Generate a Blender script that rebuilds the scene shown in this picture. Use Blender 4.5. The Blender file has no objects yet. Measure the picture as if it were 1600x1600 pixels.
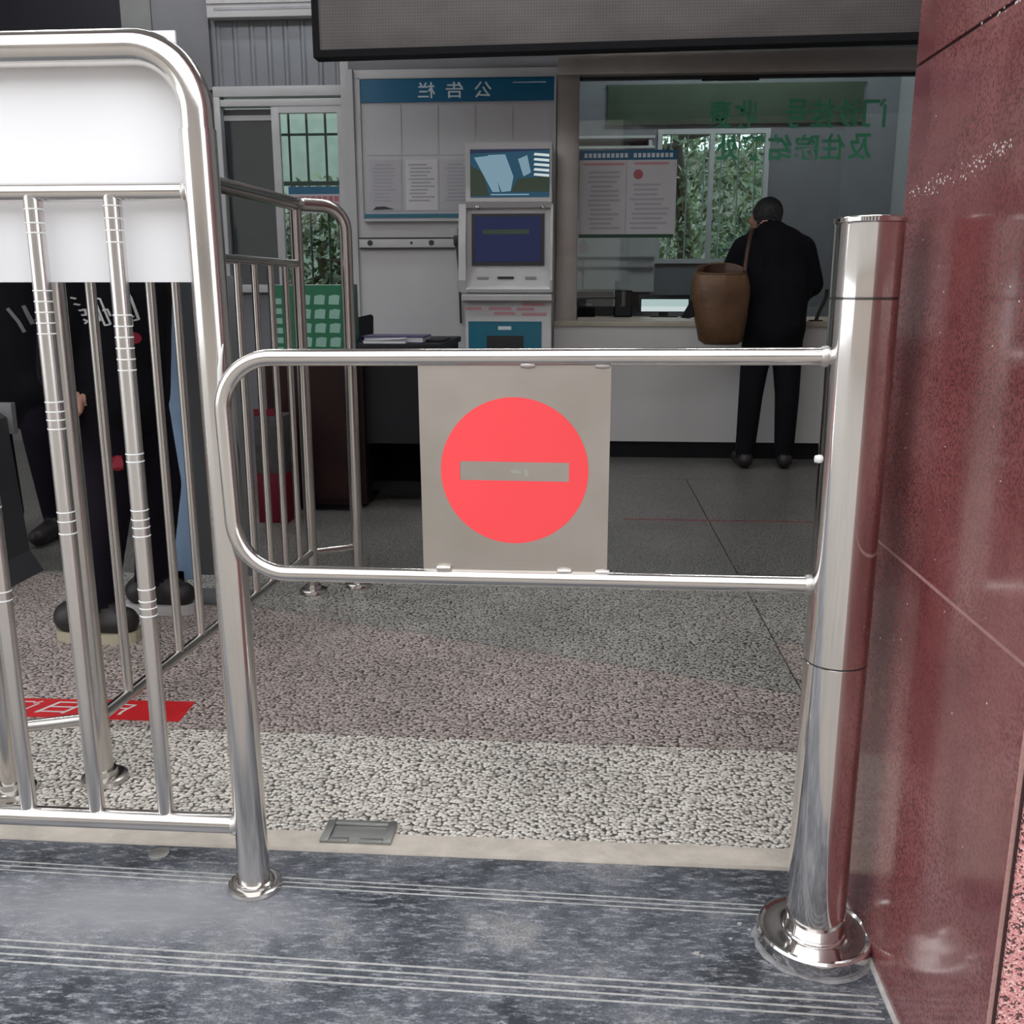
import bpy, bmesh, math, random
from mathutils import Vector, Matrix
from mathutils.bvhtree import BVHTree
random.seed(7)
scene = bpy.context.scene
COL = scene.collection

# ------------------------------------------------------------------ camera
cam_d = bpy.data.cameras.new('camera')
cam = bpy.data.objects.new('camera', cam_d)
COL.objects.link(cam)
cam_d.sensor_width = 36.0
cam_d.lens = 36.0 * 1513.0 / 1600.0
cam_d.clip_start = 0.02
cam_d.clip_end = 300
cam.location = (0, 0, 1.0)
cam.rotation_euler = (math.radians(90 - 12.95), 0, math.radians(4.05))
scene.camera = cam

# ------------------------------------------------------------------ sky (bright overcast) and exposure
world = bpy.data.worlds.new('overcast_sky')
scene.world = world
world.use_nodes = True
wn = world.node_tree
wn.nodes.clear()
_out = wn.nodes.new('ShaderNodeOutputWorld')
_bg = wn.nodes.new('ShaderNodeBackground')
_bg.inputs['Color'].default_value = (0.93, 0.965, 1.0, 1)
_bg.inputs['Strength'].default_value = 2.3
wn.links.new(_bg.outputs[0], _out.inputs[0])

vs = scene.view_settings
vs.view_transform = 'Standard'
vs.look = 'None'
vs.gamma = 1.0
vs.use_curve_mapping = False
vs.exposure = 0.0
TUBE_STRENGTH = 88.0

# ------------------------------------------------------------------ materials
def srgb(r, g, b):
    def f(c):
        c /= 255.0
        return c / 12.92 if c <= 0.04045 else ((c + 0.055) / 1.055) ** 2.4
    return (f(r), f(g), f(b), 1.0)

class NT:
    def __init__(self, name):
        self.m = bpy.data.materials.new(name)
        self.m.use_nodes = True
        self.t = self.m.node_tree
        self.b = self.t.nodes['Principled BSDF']
    def n(self, kind, **kw):
        nd = self.t.nodes.new('ShaderNode' + kind)
        for k, v in kw.items():
            if k in nd.inputs:
                nd.inputs[k].default_value = v
            else:
                setattr(nd, k, v)
        return nd
    def l(self, a, b):
        self.t.links.new(a, b)
    def coord(self, scale=(1, 1, 1), rot=(0, 0, 0)):
        g = self.n('NewGeometry')
        mp = self.n('Mapping')
        mp.inputs['Scale'].default_value = scale
        mp.inputs['Rotation'].default_value = rot
        self.l(g.outputs['Position'], mp.inputs['Vector'])
        return mp.outputs[0]
    def ramp(self, fac, stops):
        r = self.n('ValToRGB')
        e = r.color_ramp.elements
        while len(e) < len(stops):
            e.new(0.5)
        for i, (p, c) in enumerate(stops):
            e[i].position = p
            e[i].color = c
        self.l(fac, r.inputs[0])
        return r.outputs[0]
    def noise(self, vec, scale, detail=4.0, rough=0.55):
        nz = self.n('TexNoise')
        nz.inputs['Scale'].default_value = scale
        nz.inputs['Detail'].default_value = detail
        nz.inputs['Roughness'].default_value = rough
        self.l(vec, nz.inputs['Vector'])
        return nz.outputs[0]
    def mix(self, a, b, fac, mode='MIX'):
        mx = self.n('MixRGB')
        mx.blend_type = mode
        for s, v in ((0, fac), (1, a), (2, b)):
            if hasattr(v, 'links'):
                self.l(v, mx.inputs[s])
            else:
                mx.inputs[s].default_value = v
        return mx.outputs[0]
    def bump(self, h, strength, dist):
        bp = self.n('Bump')
        bp.inputs['Strength'].default_value = strength
        bp.inputs['Distance'].default_value = dist
        self.l(h, bp.inputs['Height'])
        self.l(bp.outputs[0], self.b.inputs['Normal'])
    def set(self, **kw):
        for k, v in kw.items():
            k = k.replace('_', ' ')
            if k == 'Base Color' and len(v) == 3:
                v = (*v, 1)
            self.b.inputs[k].default_value = v
        return self

def plain(name, col, rough=0.5, metal=0.0, spec=0.5, var=0.06, vscale=6.0, bump=0.0, bscale=60.0):
    a = NT(name)
    a.set(Roughness=rough, Metallic=metal)
    a.b.inputs['Specular IOR Level'].default_value = spec
    v = a.coord()
    f = a.noise(v, vscale)
    c0 = tuple(max(0, x * (1 - var)) for x in col[:3]) + (1,)
    c1 = tuple(min(1, x * (1 + var)) for x in col[:3]) + (1,)
    a.l(a.ramp(f, [(0.3, c0), (0.7, c1)]), a.b.inputs['Base Color'])
    if bump:
        a.bump(a.noise(v, bscale), bump, 0.01)
    return a.m

def emis(name, col, strength):
    a = NT(name)
    a.set(Base_Color=(0.01, 0.01, 0.01), Roughness=0.25)
    a.b.inputs['Specular IOR Level'].default_value = 0.12
    a.b.inputs['Emission Color'].default_value = (*col[:3], 1)
    a.b.inputs['Emission Strength'].default_value = strength
    return a.m

def glass(name, tint=(1, 1, 1), refl=1.0):
    m = bpy.data.materials.new(name)
    m.use_nodes = True
    t = m.node_tree
    t.nodes.clear()
    o = t.nodes.new('ShaderNodeOutputMaterial')
    mx = t.nodes.new('ShaderNodeMixShader')
    tr = t.nodes.new('ShaderNodeBsdfTransparent')
    gl = t.nodes.new('ShaderNodeBsdfGlossy')
    fr = t.nodes.new('ShaderNodeFresnel')
    fr.inputs['IOR'].default_value = 1.45
    tr.inputs['Color'].default_value = (*tint, 1)
    gl.inputs['Roughness'].default_value = 0.01
    gl.inputs['Color'].default_value = (refl, refl, refl, 1)
    t.links.new(fr.outputs[0], mx.inputs[0])
    t.links.new(tr.outputs[0], mx.inputs[1])
    t.links.new(gl.outputs[0], mx.inputs[2])
    t.links.new(mx.outputs[0], o.inputs[0])
    return m

def steel(name, col=(0.72, 0.69, 0.66), rough=0.14, smear=0.08):
    a = NT(name)
    a.set(Metallic=1.0, Base_Color=col)
    v = a.coord((1, 1, 0.35))
    f = a.noise(v, 14.0, 6.0, 0.65)
    r = a.n('MapRange')
    r.inputs[3].default_value = rough - smear * 0.5
    r.inputs[4].default_value = rough + smear
    a.l(f, r.inputs[0])
    a.l(r.outputs[0], a.b.inputs['Roughness'])
    a.l(a.ramp(f, [(0.3, (*[c * 0.93 for c in col], 1)), (0.7, (*col, 1))]), a.b.inputs['Base Color'])
    return a.m

M = {}
M['steel'] = steel('polished_stainless_steel')
M['steel_mirror'] = steel('mirror_stainless_steel', (0.78, 0.75, 0.73), 0.07, 0.05)
M['steel_satin'] = steel('satin_stainless_steel', (0.66, 0.63, 0.6), 0.24, 0.06)
M['steel_bar'] = steel('film_dulled_steel', (0.7, 0.67, 0.65), 0.2, 0.12)
M['steel_dim'] = steel('dull_rail_steel', (0.6, 0.57, 0.54), 0.2, 0.08)
M['seam'] = plain('dark_seam', (0.03, 0.03, 0.03), 0.5)
M['weld'] = steel('weld_bead', (0.7, 0.67, 0.64), 0.35, 0.1)
M['film'] = plain('white_plastic_film', (0.85, 0.85, 0.84), 0.35)
M['white_board'] = plain('white_foam_board', (0.95, 0.94, 0.955), 0.55, var=0.01)
M['red_sign'] = plain('red_sign_paint', (1.0, 0.072, 0.085), 0.45, var=0.01)
M['residue'] = plain('glue_residue', (0.35, 0.34, 0.29), 0.6)

def plate_mat():
    a = NT('brushed_sign_plate')
    a.set(Metallic=1.0, Roughness=0.34)
    v = a.coord((1, 1, 1))
    big = a.noise(v, 5.0, 3.0, 0.5)
    a.l(a.ramp(big, [(0.35, (0.5, 0.465, 0.42, 1)), (0.62, (0.6, 0.56, 0.52, 1)), (0.75, (0.66, 0.64, 0.6, 1))]), a.b.inputs['Base Color'])
    fine = a.noise(a.coord((2, 1, 160)), 3.0, 5.0)
    a.bump(a.mix(big, fine, 0.12), 0.25, 0.006)
    return a.m
M['plate'] = plate_mat()

def granite():
    a = NT('polished_red_granite')
    v = a.coord()
    big = a.noise(v, 3.2, 5.0, 0.6)
    c = a.ramp(big, [(0.33, (0.15, 0.034, 0.037, 1)), (0.52, (0.23, 0.073, 0.073, 1)), (0.7, (0.3, 0.12, 0.117, 1))])
    sp = a.n('TexVoronoi')
    sp.inputs['Scale'].default_value = 330.0
    a.l(v, sp.inputs['Vector'])
    cl = a.n('SeparateColor')
    a.l(sp.outputs['Color'], cl.inputs[0])
    patch = a.ramp(a.noise(v, 5.0, 4.0), [(0.42, (0, 0, 0, 1)), (0.6, (1, 1, 1, 1))])
    dark = a.ramp(cl.outputs[0], [(0.0, (0.6, 0.54, 0.54, 1)), (0.3, (0.72, 0.66, 0.66, 1)), (0.34, (1, 1, 1, 1)), (0.85, (1.2, 1.2, 1.2, 1))])
    c2 = a.mix(c, a.mix(c, dark, 1.0, 'MULTIPLY'), a.mix((0.4, 0.4, 0.4, 1), (1, 1, 1, 1), patch))
    # white paint flecks
    fl = a.n('TexVoronoi')
    fl.inputs['Scale'].default_value = 34.0
    a.l(v, fl.inputs['Vector'])
    fm = a.ramp(a.mix(fl.outputs['Distance'], a.noise(v, 160, 2.0), 0.22), [(0.105, (1, 1, 1, 1)), (0.13, (0, 0, 0, 1))])
    sel = a.n('SeparateColor')
    a.l(fl.outputs['Color'], sel.inputs[0])
    gate = a.ramp(sel.outputs[1], [(0.75, (0, 0, 0, 1)), (0.78, (1, 1, 1, 1))])
    c3 = a.mix(c2, (0.7, 0.62, 0.6, 1), a.mix(fm, gate, 1.0, 'MULTIPLY'))
    a.l(c3, a.b.inputs['Base Color'])
    rg = a.ramp(a.noise(v, 7.0, 6.0), [(0.35, (0.1, 0.1, 0.1, 1)), (0.7, (0.26, 0.26, 0.26, 1))])
    a.l(rg, a.b.inputs['Roughness'])
    a.b.inputs['Coat Weight'].default_value = 0.2
    a.b.inputs['Coat Roughness'].default_value = 0.06
    return a.m
M['granite'] = granite()

def rough_granite():
    a = NT('flamed_pink_granite')
    v = a.coord()
    sp = a.n('TexVoronoi')
    sp.inputs['Scale'].default_value = 380.0
    a.l(v, sp.inputs['Vector'])
    cl = a.n('SeparateColor')
    a.l(sp.outputs['Color'], cl.inputs[0])
    c = a.ramp(cl.outputs[0], [(0.0, (0.06, 0.025, 0.025, 1)), (0.24, (0.16, 0.06, 0.06, 1)), (0.28, (0.58, 0.22, 0.22, 1)), (0.8, (0.68, 0.33, 0.31, 1)), (1.0, (0.8, 0.52, 0.48, 1))])
    a.l(c, a.b.inputs['Base Color'])
    a.set(Roughness=0.75)
    a.bump(sp.outputs['Distance'], 0.6, 0.003)
    return a.m
M['rough_granite'] = rough_granite()
M['slab_edge'] = plain('sawn_granite_edge', (0.36, 0.2, 0.18), 0.6, var=0.15, vscale=200)
M['mortar_pink'] = plain('pink_joint_filler', (0.38, 0.2, 0.19), 0.6, var=0.12, vscale=60)
M['mortar_dark'] = plain('dark_open_joint', (0.04, 0.015, 0.015), 0.8)
M['scuff'] = plain('white_scuff', (0.75, 0.68, 0.66), 0.6, var=0.1)
M['crust'] = plain('cement_smear', (0.26, 0.255, 0.26), 0.8, var=0.35, vscale=40)
M['caulk'] = plain('grubby_white_sealant', (0.48, 0.45, 0.43), 0.6, var=0.25, vscale=30, bump=0.4)

def slate():
    a = NT('dark_slate_stone')
    v = a.coord()
    n1 = a.noise(v, 5.0, 8.0, 0.68)
    base = a.ramp(n1, [(0.38, (0.026, 0.03, 0.038, 1)), (0.48, (0.075, 0.082, 0.097, 1)), (0.56, (0.13, 0.136, 0.152, 1)), (0.66, (0.27, 0.262, 0.255, 1))])
    n2 = a.noise(a.coord((7, 24, 10), (0, 0, -0.75)), 4.0, 9.0, 0.78)
    scr = a.ramp(n2, [(0.5, (0, 0, 0, 1)), (0.62, (0.75, 0.75, 0.75, 1))])
    c = a.mix(base, (0.4, 0.4, 0.43, 1), scr)
    n3 = a.noise(v, 230.0, 3.0, 0.6)
    c = a.mix(c, a.ramp(n3, [(0.35, (0.6, 0.6, 0.62, 1)), (0.65, (1.4, 1.4, 1.4, 1))]), 0.8, 'MULTIPLY')
    # cement dust: greyish film pooled around the railing post
    g = a.n('NewGeometry')
    sb = a.n('VectorMath')
    sb.operation = 'SUBTRACT'
    sb.inputs[1].default_value = (-0.75, 1.37, 0)
    a.l(g.outputs['Position'], sb.inputs[0])
    sc = a.n('VectorMath')
    sc.operation = 'MULTIPLY'
    sc.inputs[1].default_value = (2.3, 8.5, 1)
    a.l(sb.outputs[0], sc.inputs[0])
    ln = a.n('VectorMath')
    ln.operation = 'LENGTH'
    a.l(sc.outputs[0], ln.inputs[0])
    dm = a.mix(ln.outputs['Value'], a.noise(v, 7.0, 5.0), 0.35)
    dust = a.ramp(dm, [(0.35, (0.85, 0.85, 0.85, 1)), (0.8, (0, 0, 0, 1))])
    c = a.mix(c, (0.33, 0.325, 0.345, 1), dust)
    a.l(c, a.b.inputs['Base Color'])
    a.set(Roughness=0.5)
    a.bump(a.mix(n1, n2, 0.4), 0.3, 0.004)
    return a.m
M['slate'] = slate()
M['grip'] = plain('pale_grip_line', (0.46, 0.45, 0.43), 0.6, var=0.25, vscale=40)

def pebble(name, lo, mid, hi, rough=0.42, scale=132.0):
    a = NT(name)
    v = a.coord((1, 1, 1))
    wob = a.n('TexNoise')
    wob.inputs['Scale'].default_value = 60.0
    a.l(v, wob.inputs['Vector'])
    ad = a.n('VectorMath')
    ad.operation = 'MULTIPLY_ADD'
    ad.inputs[1].default_value = (0.006, 0.006, 0.0)
    a.l(wob.outputs['Color'], ad.inputs[0])
    a.l(v, ad.inputs[2])
    vv = ad.outputs[0]
    ds = a.n('TexVoronoi')
    ds.voronoi_dimensions = '2D'
    ds.inputs['Scale'].default_value = scale
    a.l(vv, ds.inputs['Vector'])
    cs = a.n('SeparateColor')
    a.l(ds.outputs['Color'], cs.inputs[0])
    c = a.ramp(cs.outputs[0], [(0.0, lo), (0.18, mid), (0.8, hi), (1.0, tuple(min(1, x * 1.15) for x in hi[:3]) + (1,))])
    grout = a.ramp(ds.outputs['Distance'], [(0.42, (0, 0, 0, 1)), (0.68, (1, 1, 1, 1))])
    big = a.ramp(a.noise(v, 3.0, 5.0), [(0.3, (0.82, 0.82, 0.8, 1)), (0.7, (1.12, 1.1, 1.08, 1))])
    c = a.mix(c, tuple(x * 0.24 for x in lo[:3]) + (1,), grout)
    c = a.mix(c, big, 1.0, 'MULTIPLY')
    a.l(c, a.b.inputs['Base Color'])
    a.set(Roughness=rough)
    inv = a.ramp(ds.outputs['Distance'], [(0.1, (1, 1, 1, 1)), (0.65, (0, 0, 0, 1))])
    a.bump(inv, 0.4, 0.002)
    return a.m
M['peb_light'] = pebble('light_pebble_terrazzo', (0.33, 0.295, 0.265, 1), (0.64, 0.585, 0.53, 1), (0.92, 0.86, 0.79, 1))
M['peb_brown'] = pebble('brown_pebble_terrazzo', (0.22, 0.175, 0.16, 1), (0.39, 0.325, 0.3, 1), (0.6, 0.52, 0.485, 1))
M['peb_grey'] = pebble('grey_pebble_terrazzo', (0.17, 0.16, 0.147, 1), (0.33, 0.315, 0.292, 1), (0.5, 0.485, 0.455, 1), rough=0.36)
M['peb_dark'] = pebble('dark_smooth_terrazzo', (0.1, 0.097, 0.09, 1), (0.17, 0.165, 0.155, 1), (0.23, 0.225, 0.21, 1), rough=0.3)
M['screed'] = plain('dark_screed', (0.06, 0.055, 0.05), 0.8)
M['threshold'] = plain('worn_beige_stone', (0.66, 0.59, 0.51), 0.55, var=0.16, vscale=14, bump=0.2)
M['iron'] = steel('worn_floor_plate_metal', (0.42, 0.42, 0.4), 0.38, 0.15)
M['white_wall'] = plain('grey_white_wall_paint', (0.5, 0.495, 0.5), 0.6, var=0.03)
M['panel_white'] = plain('white_laminate', (0.56, 0.55, 0.555), 0.4, var=0.02)
M['grey_wall'] = plain('mid_grey_wall', (0.17, 0.17, 0.185), 0.55, var=0.05)
M['cladding'] = plain('grey_metal_cladding', (0.19, 0.2, 0.22), 0.35, metal=0.3, var=0.08, vscale=3)
M['ceil'] = plain('ceiling_paint', (0.6, 0.6, 0.6), 0.8)
M['counter_front'] = plain('counter_front_laminate', (0.6, 0.585, 0.57), 0.35, var=0.04, vscale=1.5)
M['counter_top'] = plain('counter_stone_top', (0.42, 0.38, 0.3), 0.35, var=0.1)
M['black'] = plain('black_plastic', (0.015, 0.015, 0.018), 0.4)
M['blackmat'] = plain('matt_black', (0.01, 0.01, 0.012), 0.8, spec=0.2)
M['frame_alu'] = plain('white_aluminium_frame', (0.5, 0.5, 0.51), 0.35, var=0.03)
M['teal'] = plain('teal_blue_print', srgb(14, 92, 128), 0.35, var=0.05)
M['teal2'] = plain('teal_panel', srgb(18, 100, 122), 0.35, var=0.05)
M['print_white'] = plain('white_print', (0.62, 0.7, 0.74), 0.4)
M['board_face'] = plain('bulletin_backing', (0.5, 0.5, 0.52), 0.25, var=0.02)
M['paper'] = plain('white_paper', (0.62, 0.61, 0.63), 0.6, var=0.03)
M['paper_grey'] = plain('grey_photocopy', (0.46, 0.45, 0.48), 0.6, var=0.05)
M['ink'] = plain('grey_ink', (0.36, 0.36, 0.385), 0.6)
M['ink_red'] = plain('red_ink', (0.45, 0.12, 0.14), 0.5)
M['ink_pink'] = plain('faded_red_print', (0.6, 0.3, 0.33), 0.5)
M['kiosk'] = plain('white_kiosk_shell', (0.58, 0.57, 0.57), 0.32, var=0.03)
M['chrome'] = steel('chrome_button', (0.8, 0.8, 0.8), 0.08, 0.02)
M['scr_dark'] = emis('dark_screen_glass', (0.05, 0.07, 0.16), 0.35)
M['scr_blue'] = emis('blue_screen_picture', (0.025, 0.034, 0.11), 0.5)
M['scr_teal'] = emis('teal_screen_picture', (0.025, 0.09, 0.15), 0.7)
M['scr_lite'] = emis('pale_screen_picture', (0.3, 0.48, 0.6), 0.6)
M['scr_white'] = emis('white_screen_picture', (0.75, 0.85, 0.85), 0.75)
M['scr_olive'] = emis('olive_screen_picture', (0.05, 0.07, 0.05), 0.6)
M['frame_steel'] = plain('dull_frame_steel', (0.42, 0.385, 0.36), 0.42, metal=0.55, var=0.08)
M['glass'] = glass('clear_window_glass', (0.86, 0.93, 0.92))
M['glass_dark'] = glass('smoked_window_glass', (0.75, 0.78, 0.8))
M['green_letter'] = plain('green_glass_lettering', srgb(78, 165, 126), 0.5, var=0.05)
M['green_band'] = plain('dark_green_band', srgb(52, 66, 48), 0.5, var=0.15)
M['green_sign'] = plain('green_sign_print', srgb(14, 100, 66), 0.35, var=0.05)
M['green_pale'] = plain('pale_green_print', srgb(135, 175, 160), 0.4)
M['green_edge'] = plain('dark_green_edge', srgb(16, 70, 48), 0.4)
M['maroon'] = plain('dark_maroon_wood', (0.02, 0.006, 0.006), 0.4, spec=0.2, var=0.2)
M['charcoal'] = plain('charcoal_panel', (0.014, 0.014, 0.016), 0.5, spec=0.2)
M['dark_grey'] = plain('dark_grey_enamel', (0.05, 0.05, 0.055), 0.4)
M['mid_grey'] = plain('mid_grey_plate', (0.2, 0.2, 0.2), 0.45)
M['blind'] = plain('grey_roller_blind', (0.16, 0.165, 0.17), 0.6)
M['stand_grey'] = plain('grey_stand_panel', (0.13, 0.137, 0.142), 0.3, var=0.08)
M['stand_blue'] = plain('blue_stand_edge', srgb(165, 195, 228), 0.35, var=0.1)
M['navy'] = plain('navy_binder', srgb(35, 38, 92), 0.35)
M['red_tape'] = plain('red_floor_sticker', srgb(205, 38, 42), 0.4, var=0.08, vscale=20)
M['tape_white'] = plain('sticker_white', (0.72, 0.66, 0.64), 0.5)
M['red_line'] = plain('worn_red_line', srgb(135, 62, 66), 0.5, var=0.35, vscale=12)
M['carton_red'] = plain('red_carton_print', (0.12, 0.008, 0.016), 0.6, spec=0.2)
M['carton_grey'] = plain('grey_carton_print', (0.07, 0.06, 0.06), 0.6, spec=0.2, var=0.3, vscale=20)

def led_mat():
    a = NT('led_matrix_face')
    v = a.coord((1, 1, 1))
    w = a.n('TexVoronoi')
    w.inputs['Scale'].default_value = 70
    w.inputs['Randomness'].default_value = 0.0
    a.l(v, w.inputs['Vector'])
    big = a.ramp(a.noise(a.coord((1, 1, 2)), 1.6, 4.0), [(0.3, (0.1, 0.086, 0.08, 1)), (0.7, (0.19, 0.175, 0.17, 1))])
    dots = a.ramp(w.outputs['Distance'], [(0.2, (1.0, 1.0, 1.0, 1)), (0.45, (0.72, 0.72, 0.72, 1))])
    a.l(a.mix(big, dots, 1.0, 'MULTIPLY'), a.b.inputs['Base Color'])
    a.set(Roughness=0.38)
    return a.m
M['led'] = led_mat()
M['jacket'] = plain('black_jacket_cloth', (0.006, 0.006, 0.008), 0.9, spec=0.12, var=0.2, bump=0.25, bscale=25)
M['trousers'] = plain('dark_trouser_cloth', (0.008, 0.0075, 0.01), 0.9, spec=0.12, var=0.2)
M['trousers2'] = plain('navy_trouser_cloth', (0.01, 0.0075, 0.013), 0.9, spec=0.12, var=0.2)
M['skin'] = plain('skin', (0.45, 0.24, 0.17), 0.5)
M['hair'] = plain('greying_black_hair', (0.03, 0.03, 0.032), 0.7, spec=0.2, var=0.5, vscale=90)
M['shoe'] = plain('dark_shoe_upper', (0.02, 0.015, 0.015), 0.5)
M['sole'] = plain('cream_shoe_sole', (0.42, 0.37, 0.27), 0.6)
M['sole_white'] = plain('white_shoe_sole', (0.5, 0.48, 0.47), 0.6)
M['jacket_print'] = plain('silver_jacket_print', (0.55, 0.55, 0.55), 0.5)
M['jacket_grey'] = plain('grey_jacket_print', (0.16, 0.15, 0.15), 0.6)
M['red_cloth'] = plain('red_cloth_patch', (0.28, 0.01, 0.03), 0.6)
M['tan'] = plain('tan_leather', (0.105, 0.05, 0.02), 0.5, var=0.2, vscale=9, bump=0.3, bscale=40)
M['tan_dark'] = plain('brown_lining', (0.05, 0.02, 0.01), 0.6)
M['leaf'] = plain('leaf_green', (0.12, 0.17, 0.075), 0.28, var=0.6, vscale=3)
M['bark'] = plain('bark', (0.07, 0.05, 0.035), 0.8, var=0.3)
M['lawn'] = plain('yard_grass', (0.12, 0.17, 0.06), 0.9, var=0.3)
M['plaza'] = plain('plaza_paving', (0.3, 0.275, 0.25), 0.75, var=0.12, vscale=2)
M['facade'] = plain('beige_facade', (0.4, 0.35, 0.31), 0.7, var=0.1)
M['facade_glass'] = plain('dark_facade_window', (0.03, 0.035, 0.04), 0.1)
M['hedge_wall'] = plain('pale_green_yard_wall', (0.3, 0.37, 0.32), 0.7, var=0.12)
M['bars'] = plain('green_grey_security_bar', (0.06, 0.075, 0.06), 0.5)
M['tube'] = emis('fluorescent_tube', (0.95, 0.98, 1.0), TUBE_STRENGTH)
M['tube_body'] = plain('white_enamel_batten', (0.7, 0.7, 0.7), 0.4)
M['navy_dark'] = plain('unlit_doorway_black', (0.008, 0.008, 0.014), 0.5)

# ------------------------------------------------------------------ object helpers
ORG = {}
def mesh_obj(name, verts, faces, mat, parent=None, smooth=False, org=None, sharp=35):
    vs_ = [Vector(v) for v in verts]
    if org is None:
        lo = Vector((min(v.x for v in vs_), min(v.y for v in vs_), min(v.z for v in vs_)))
        hi = Vector((max(v.x for v in vs_), max(v.y for v in vs_), max(v.z for v in vs_)))
        org = Vector(((lo.x + hi.x) / 2, (lo.y + hi.y) / 2, lo.z))
    me = bpy.data.meshes.new(name)
    me.from_pydata([v - org for v in vs_], [], faces)
    mats = mat if isinstance(mat, (list, tuple)) else [mat]
    for mm in mats:
        me.materials.append(M[mm] if isinstance(mm, str) else mm)
    bm = bmesh.new()
    bm.from_mesh(me)
    bmesh.ops.recalc_face_normals(bm, faces=bm.faces)
    bm.to_mesh(me)
    bm.free()
    if smooth:
        me.polygons.foreach_set('use_smooth', [True] * len(me.polygons))
        me.set_sharp_from_angle(angle=math.radians(sharp))
    return link(name, me, org, parent)

def link(name, me, org, parent=None):
    o = bpy.data.objects.new(name, me)
    COL.objects.link(o)
    org = Vector(org)
    ORG[o] = org
    if parent is not None:
        o.parent = parent
        o.location = org - ORG[parent]
    else:
        o.location = org
    return o

def tag(o, label=None, cat=None, group=None, kind=None):
    if label: o['label'] = label
    if cat: o['category'] = cat
    if group: o['group'] = group
    if kind: o['kind'] = kind
    return o

def thing(name, label, cat, loc, group=None):
    o = bpy.data.objects.new(name, None)
    COL.objects.link(o)
    o.empty_display_size = 0.05
    o.location = loc
    ORG[o] = Vector(loc)
    return tag(o, label, cat, group)

def box_vf(lo, hi, bev=0.0):
    bm = bmesh.new()
    bmesh.ops.create_cube(bm, size=1)
    for v in bm.verts:
        v.co = Vector([lo[i] + (v.co[i] + 0.5) * (hi[i] - lo[i]) for i in range(3)])
    if bev:
        bmesh.ops.bevel(bm, geom=bm.edges[:], offset=bev, segments=2, affect='EDGES', profile=0.6)
    bm.verts.index_update()
    vf = [v.co.copy() for v in bm.verts], [[v.index for v in f.verts] for f in bm.faces]
    bm.free()
    return vf

def box(name, lo, hi, mat, parent=None, bev=0.0):
    v, f = box_vf(lo, hi, bev)
    return mesh_obj(name, v, f, mat, parent, smooth=bool(bev))

def join(*vfs):
    V, F = [], []
    for v, f in vfs:
        b = len(V)
        V += list(v)
        F += [[i + b for i in ff] for ff in f]
    return V, F

def sweep_vf(path, rad, n=20, cap=True, up=None):
    path = [Vector(p) for p in path]
    rr = rad if isinstance(rad, (list, tuple)) else [rad] * len(path)
    tang = []
    for i in range(len(path)):
        a = path[max(i - 1, 0)]
        b = path[min(i + 1, len(path) - 1)]
        tang.append((b - a).normalized())
    t0 = tang[0]
    nrm = t0.orthogonal().normalized() if up is None else (Vector(up) - t0 * Vector(up).dot(t0)).normalized()
    V, F = [], []
    for i, p in enumerate(path):
        if i:
            q = tang[i - 1].rotation_difference(tang[i])
            nrm = (q @ nrm)
            nrm = (nrm - tang[i] * nrm.dot(tang[i])).normalized()
        bn = tang[i].cross(nrm)
        for k in range(n):
            a = 2 * math.pi * k / n
            V.append(p + (nrm * math.cos(a) + bn * math.sin(a)) * rr[i])
    for i in range(len(path) - 1):
        for k in range(n):
            F.append([i * n + k, i * n + (k + 1) % n, (i + 1) * n + (k + 1) % n, (i + 1) * n + k])
    if cap:
        F.append(list(range(n))[::-1])
        F.append([(len(path) - 1) * n + k for k in range(n)])
    return V, F

def tube(name, path, rad, mat, parent=None, n=20):
    v, f = sweep_vf(path, rad, n)
    return mesh_obj(name, v, f, mat, parent, smooth=True, sharp=50)

def fillet(path, radii, seg=10):
    P = [Vector(p) for p in path]
    out = [P[0]]
    for i in range(1, len(P) - 1):
        r = radii[i - 1] if isinstance(radii, (list, tuple)) else radii
        a = (P[i - 1] - P[i]).normalized()
        b = (P[i + 1] - P[i]).normalized()
        if r <= 0:
            out.append(P[i])
            continue
        ang = a.angle(b)
        d = r / math.tan(ang / 2)
        c = P[i] + (a + b).normalized() * (r / math.sin(ang / 2))
        s, e = P[i] + a * d - c, P[i] + b * d - c
        tot = s.angle(e)
        ax = s.cross(e).normalized()
        for k in range(seg + 1):
            out.append(c + Matrix.Rotation(tot * k / seg, 3, ax) @ s)
    out.append(P[-1])
    return out

def lathe_vf(prof, c, n=32, axis='Z'):
    V, F = [], []
    c = Vector(c)
    for (r, h) in prof:
        for k in range(n):
            a = 2 * math.pi * k / n
            p = Vector((r * math.cos(a), r * math.sin(a), h))
            if axis == 'Y': p = Vector((p.x, h, p.y))
            if axis == 'X': p = Vector((h, p.x, p.y))
            V.append(c + p)
    m = len(prof)
    for i in range(m - 1):
        for k in range(n):
            F.append([i * n + k, i * n + (k + 1) % n, (i + 1) * n + (k + 1) % n, (i + 1) * n + k])
    if prof[0][0] > 1e-6: F.append(list(range(n))[::-1])
    if prof[-1][0] > 1e-6: F.append([(m - 1) * n + k for k in range(n)])
    return V, F

def lathe(name, prof, c, mat, parent=None, n=32, axis='Z', sharp=30):
    v, f = lathe_vf(prof, c, n, axis)
    return mesh_obj(name, v, f, mat, parent, smooth=True, sharp=sharp)

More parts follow.
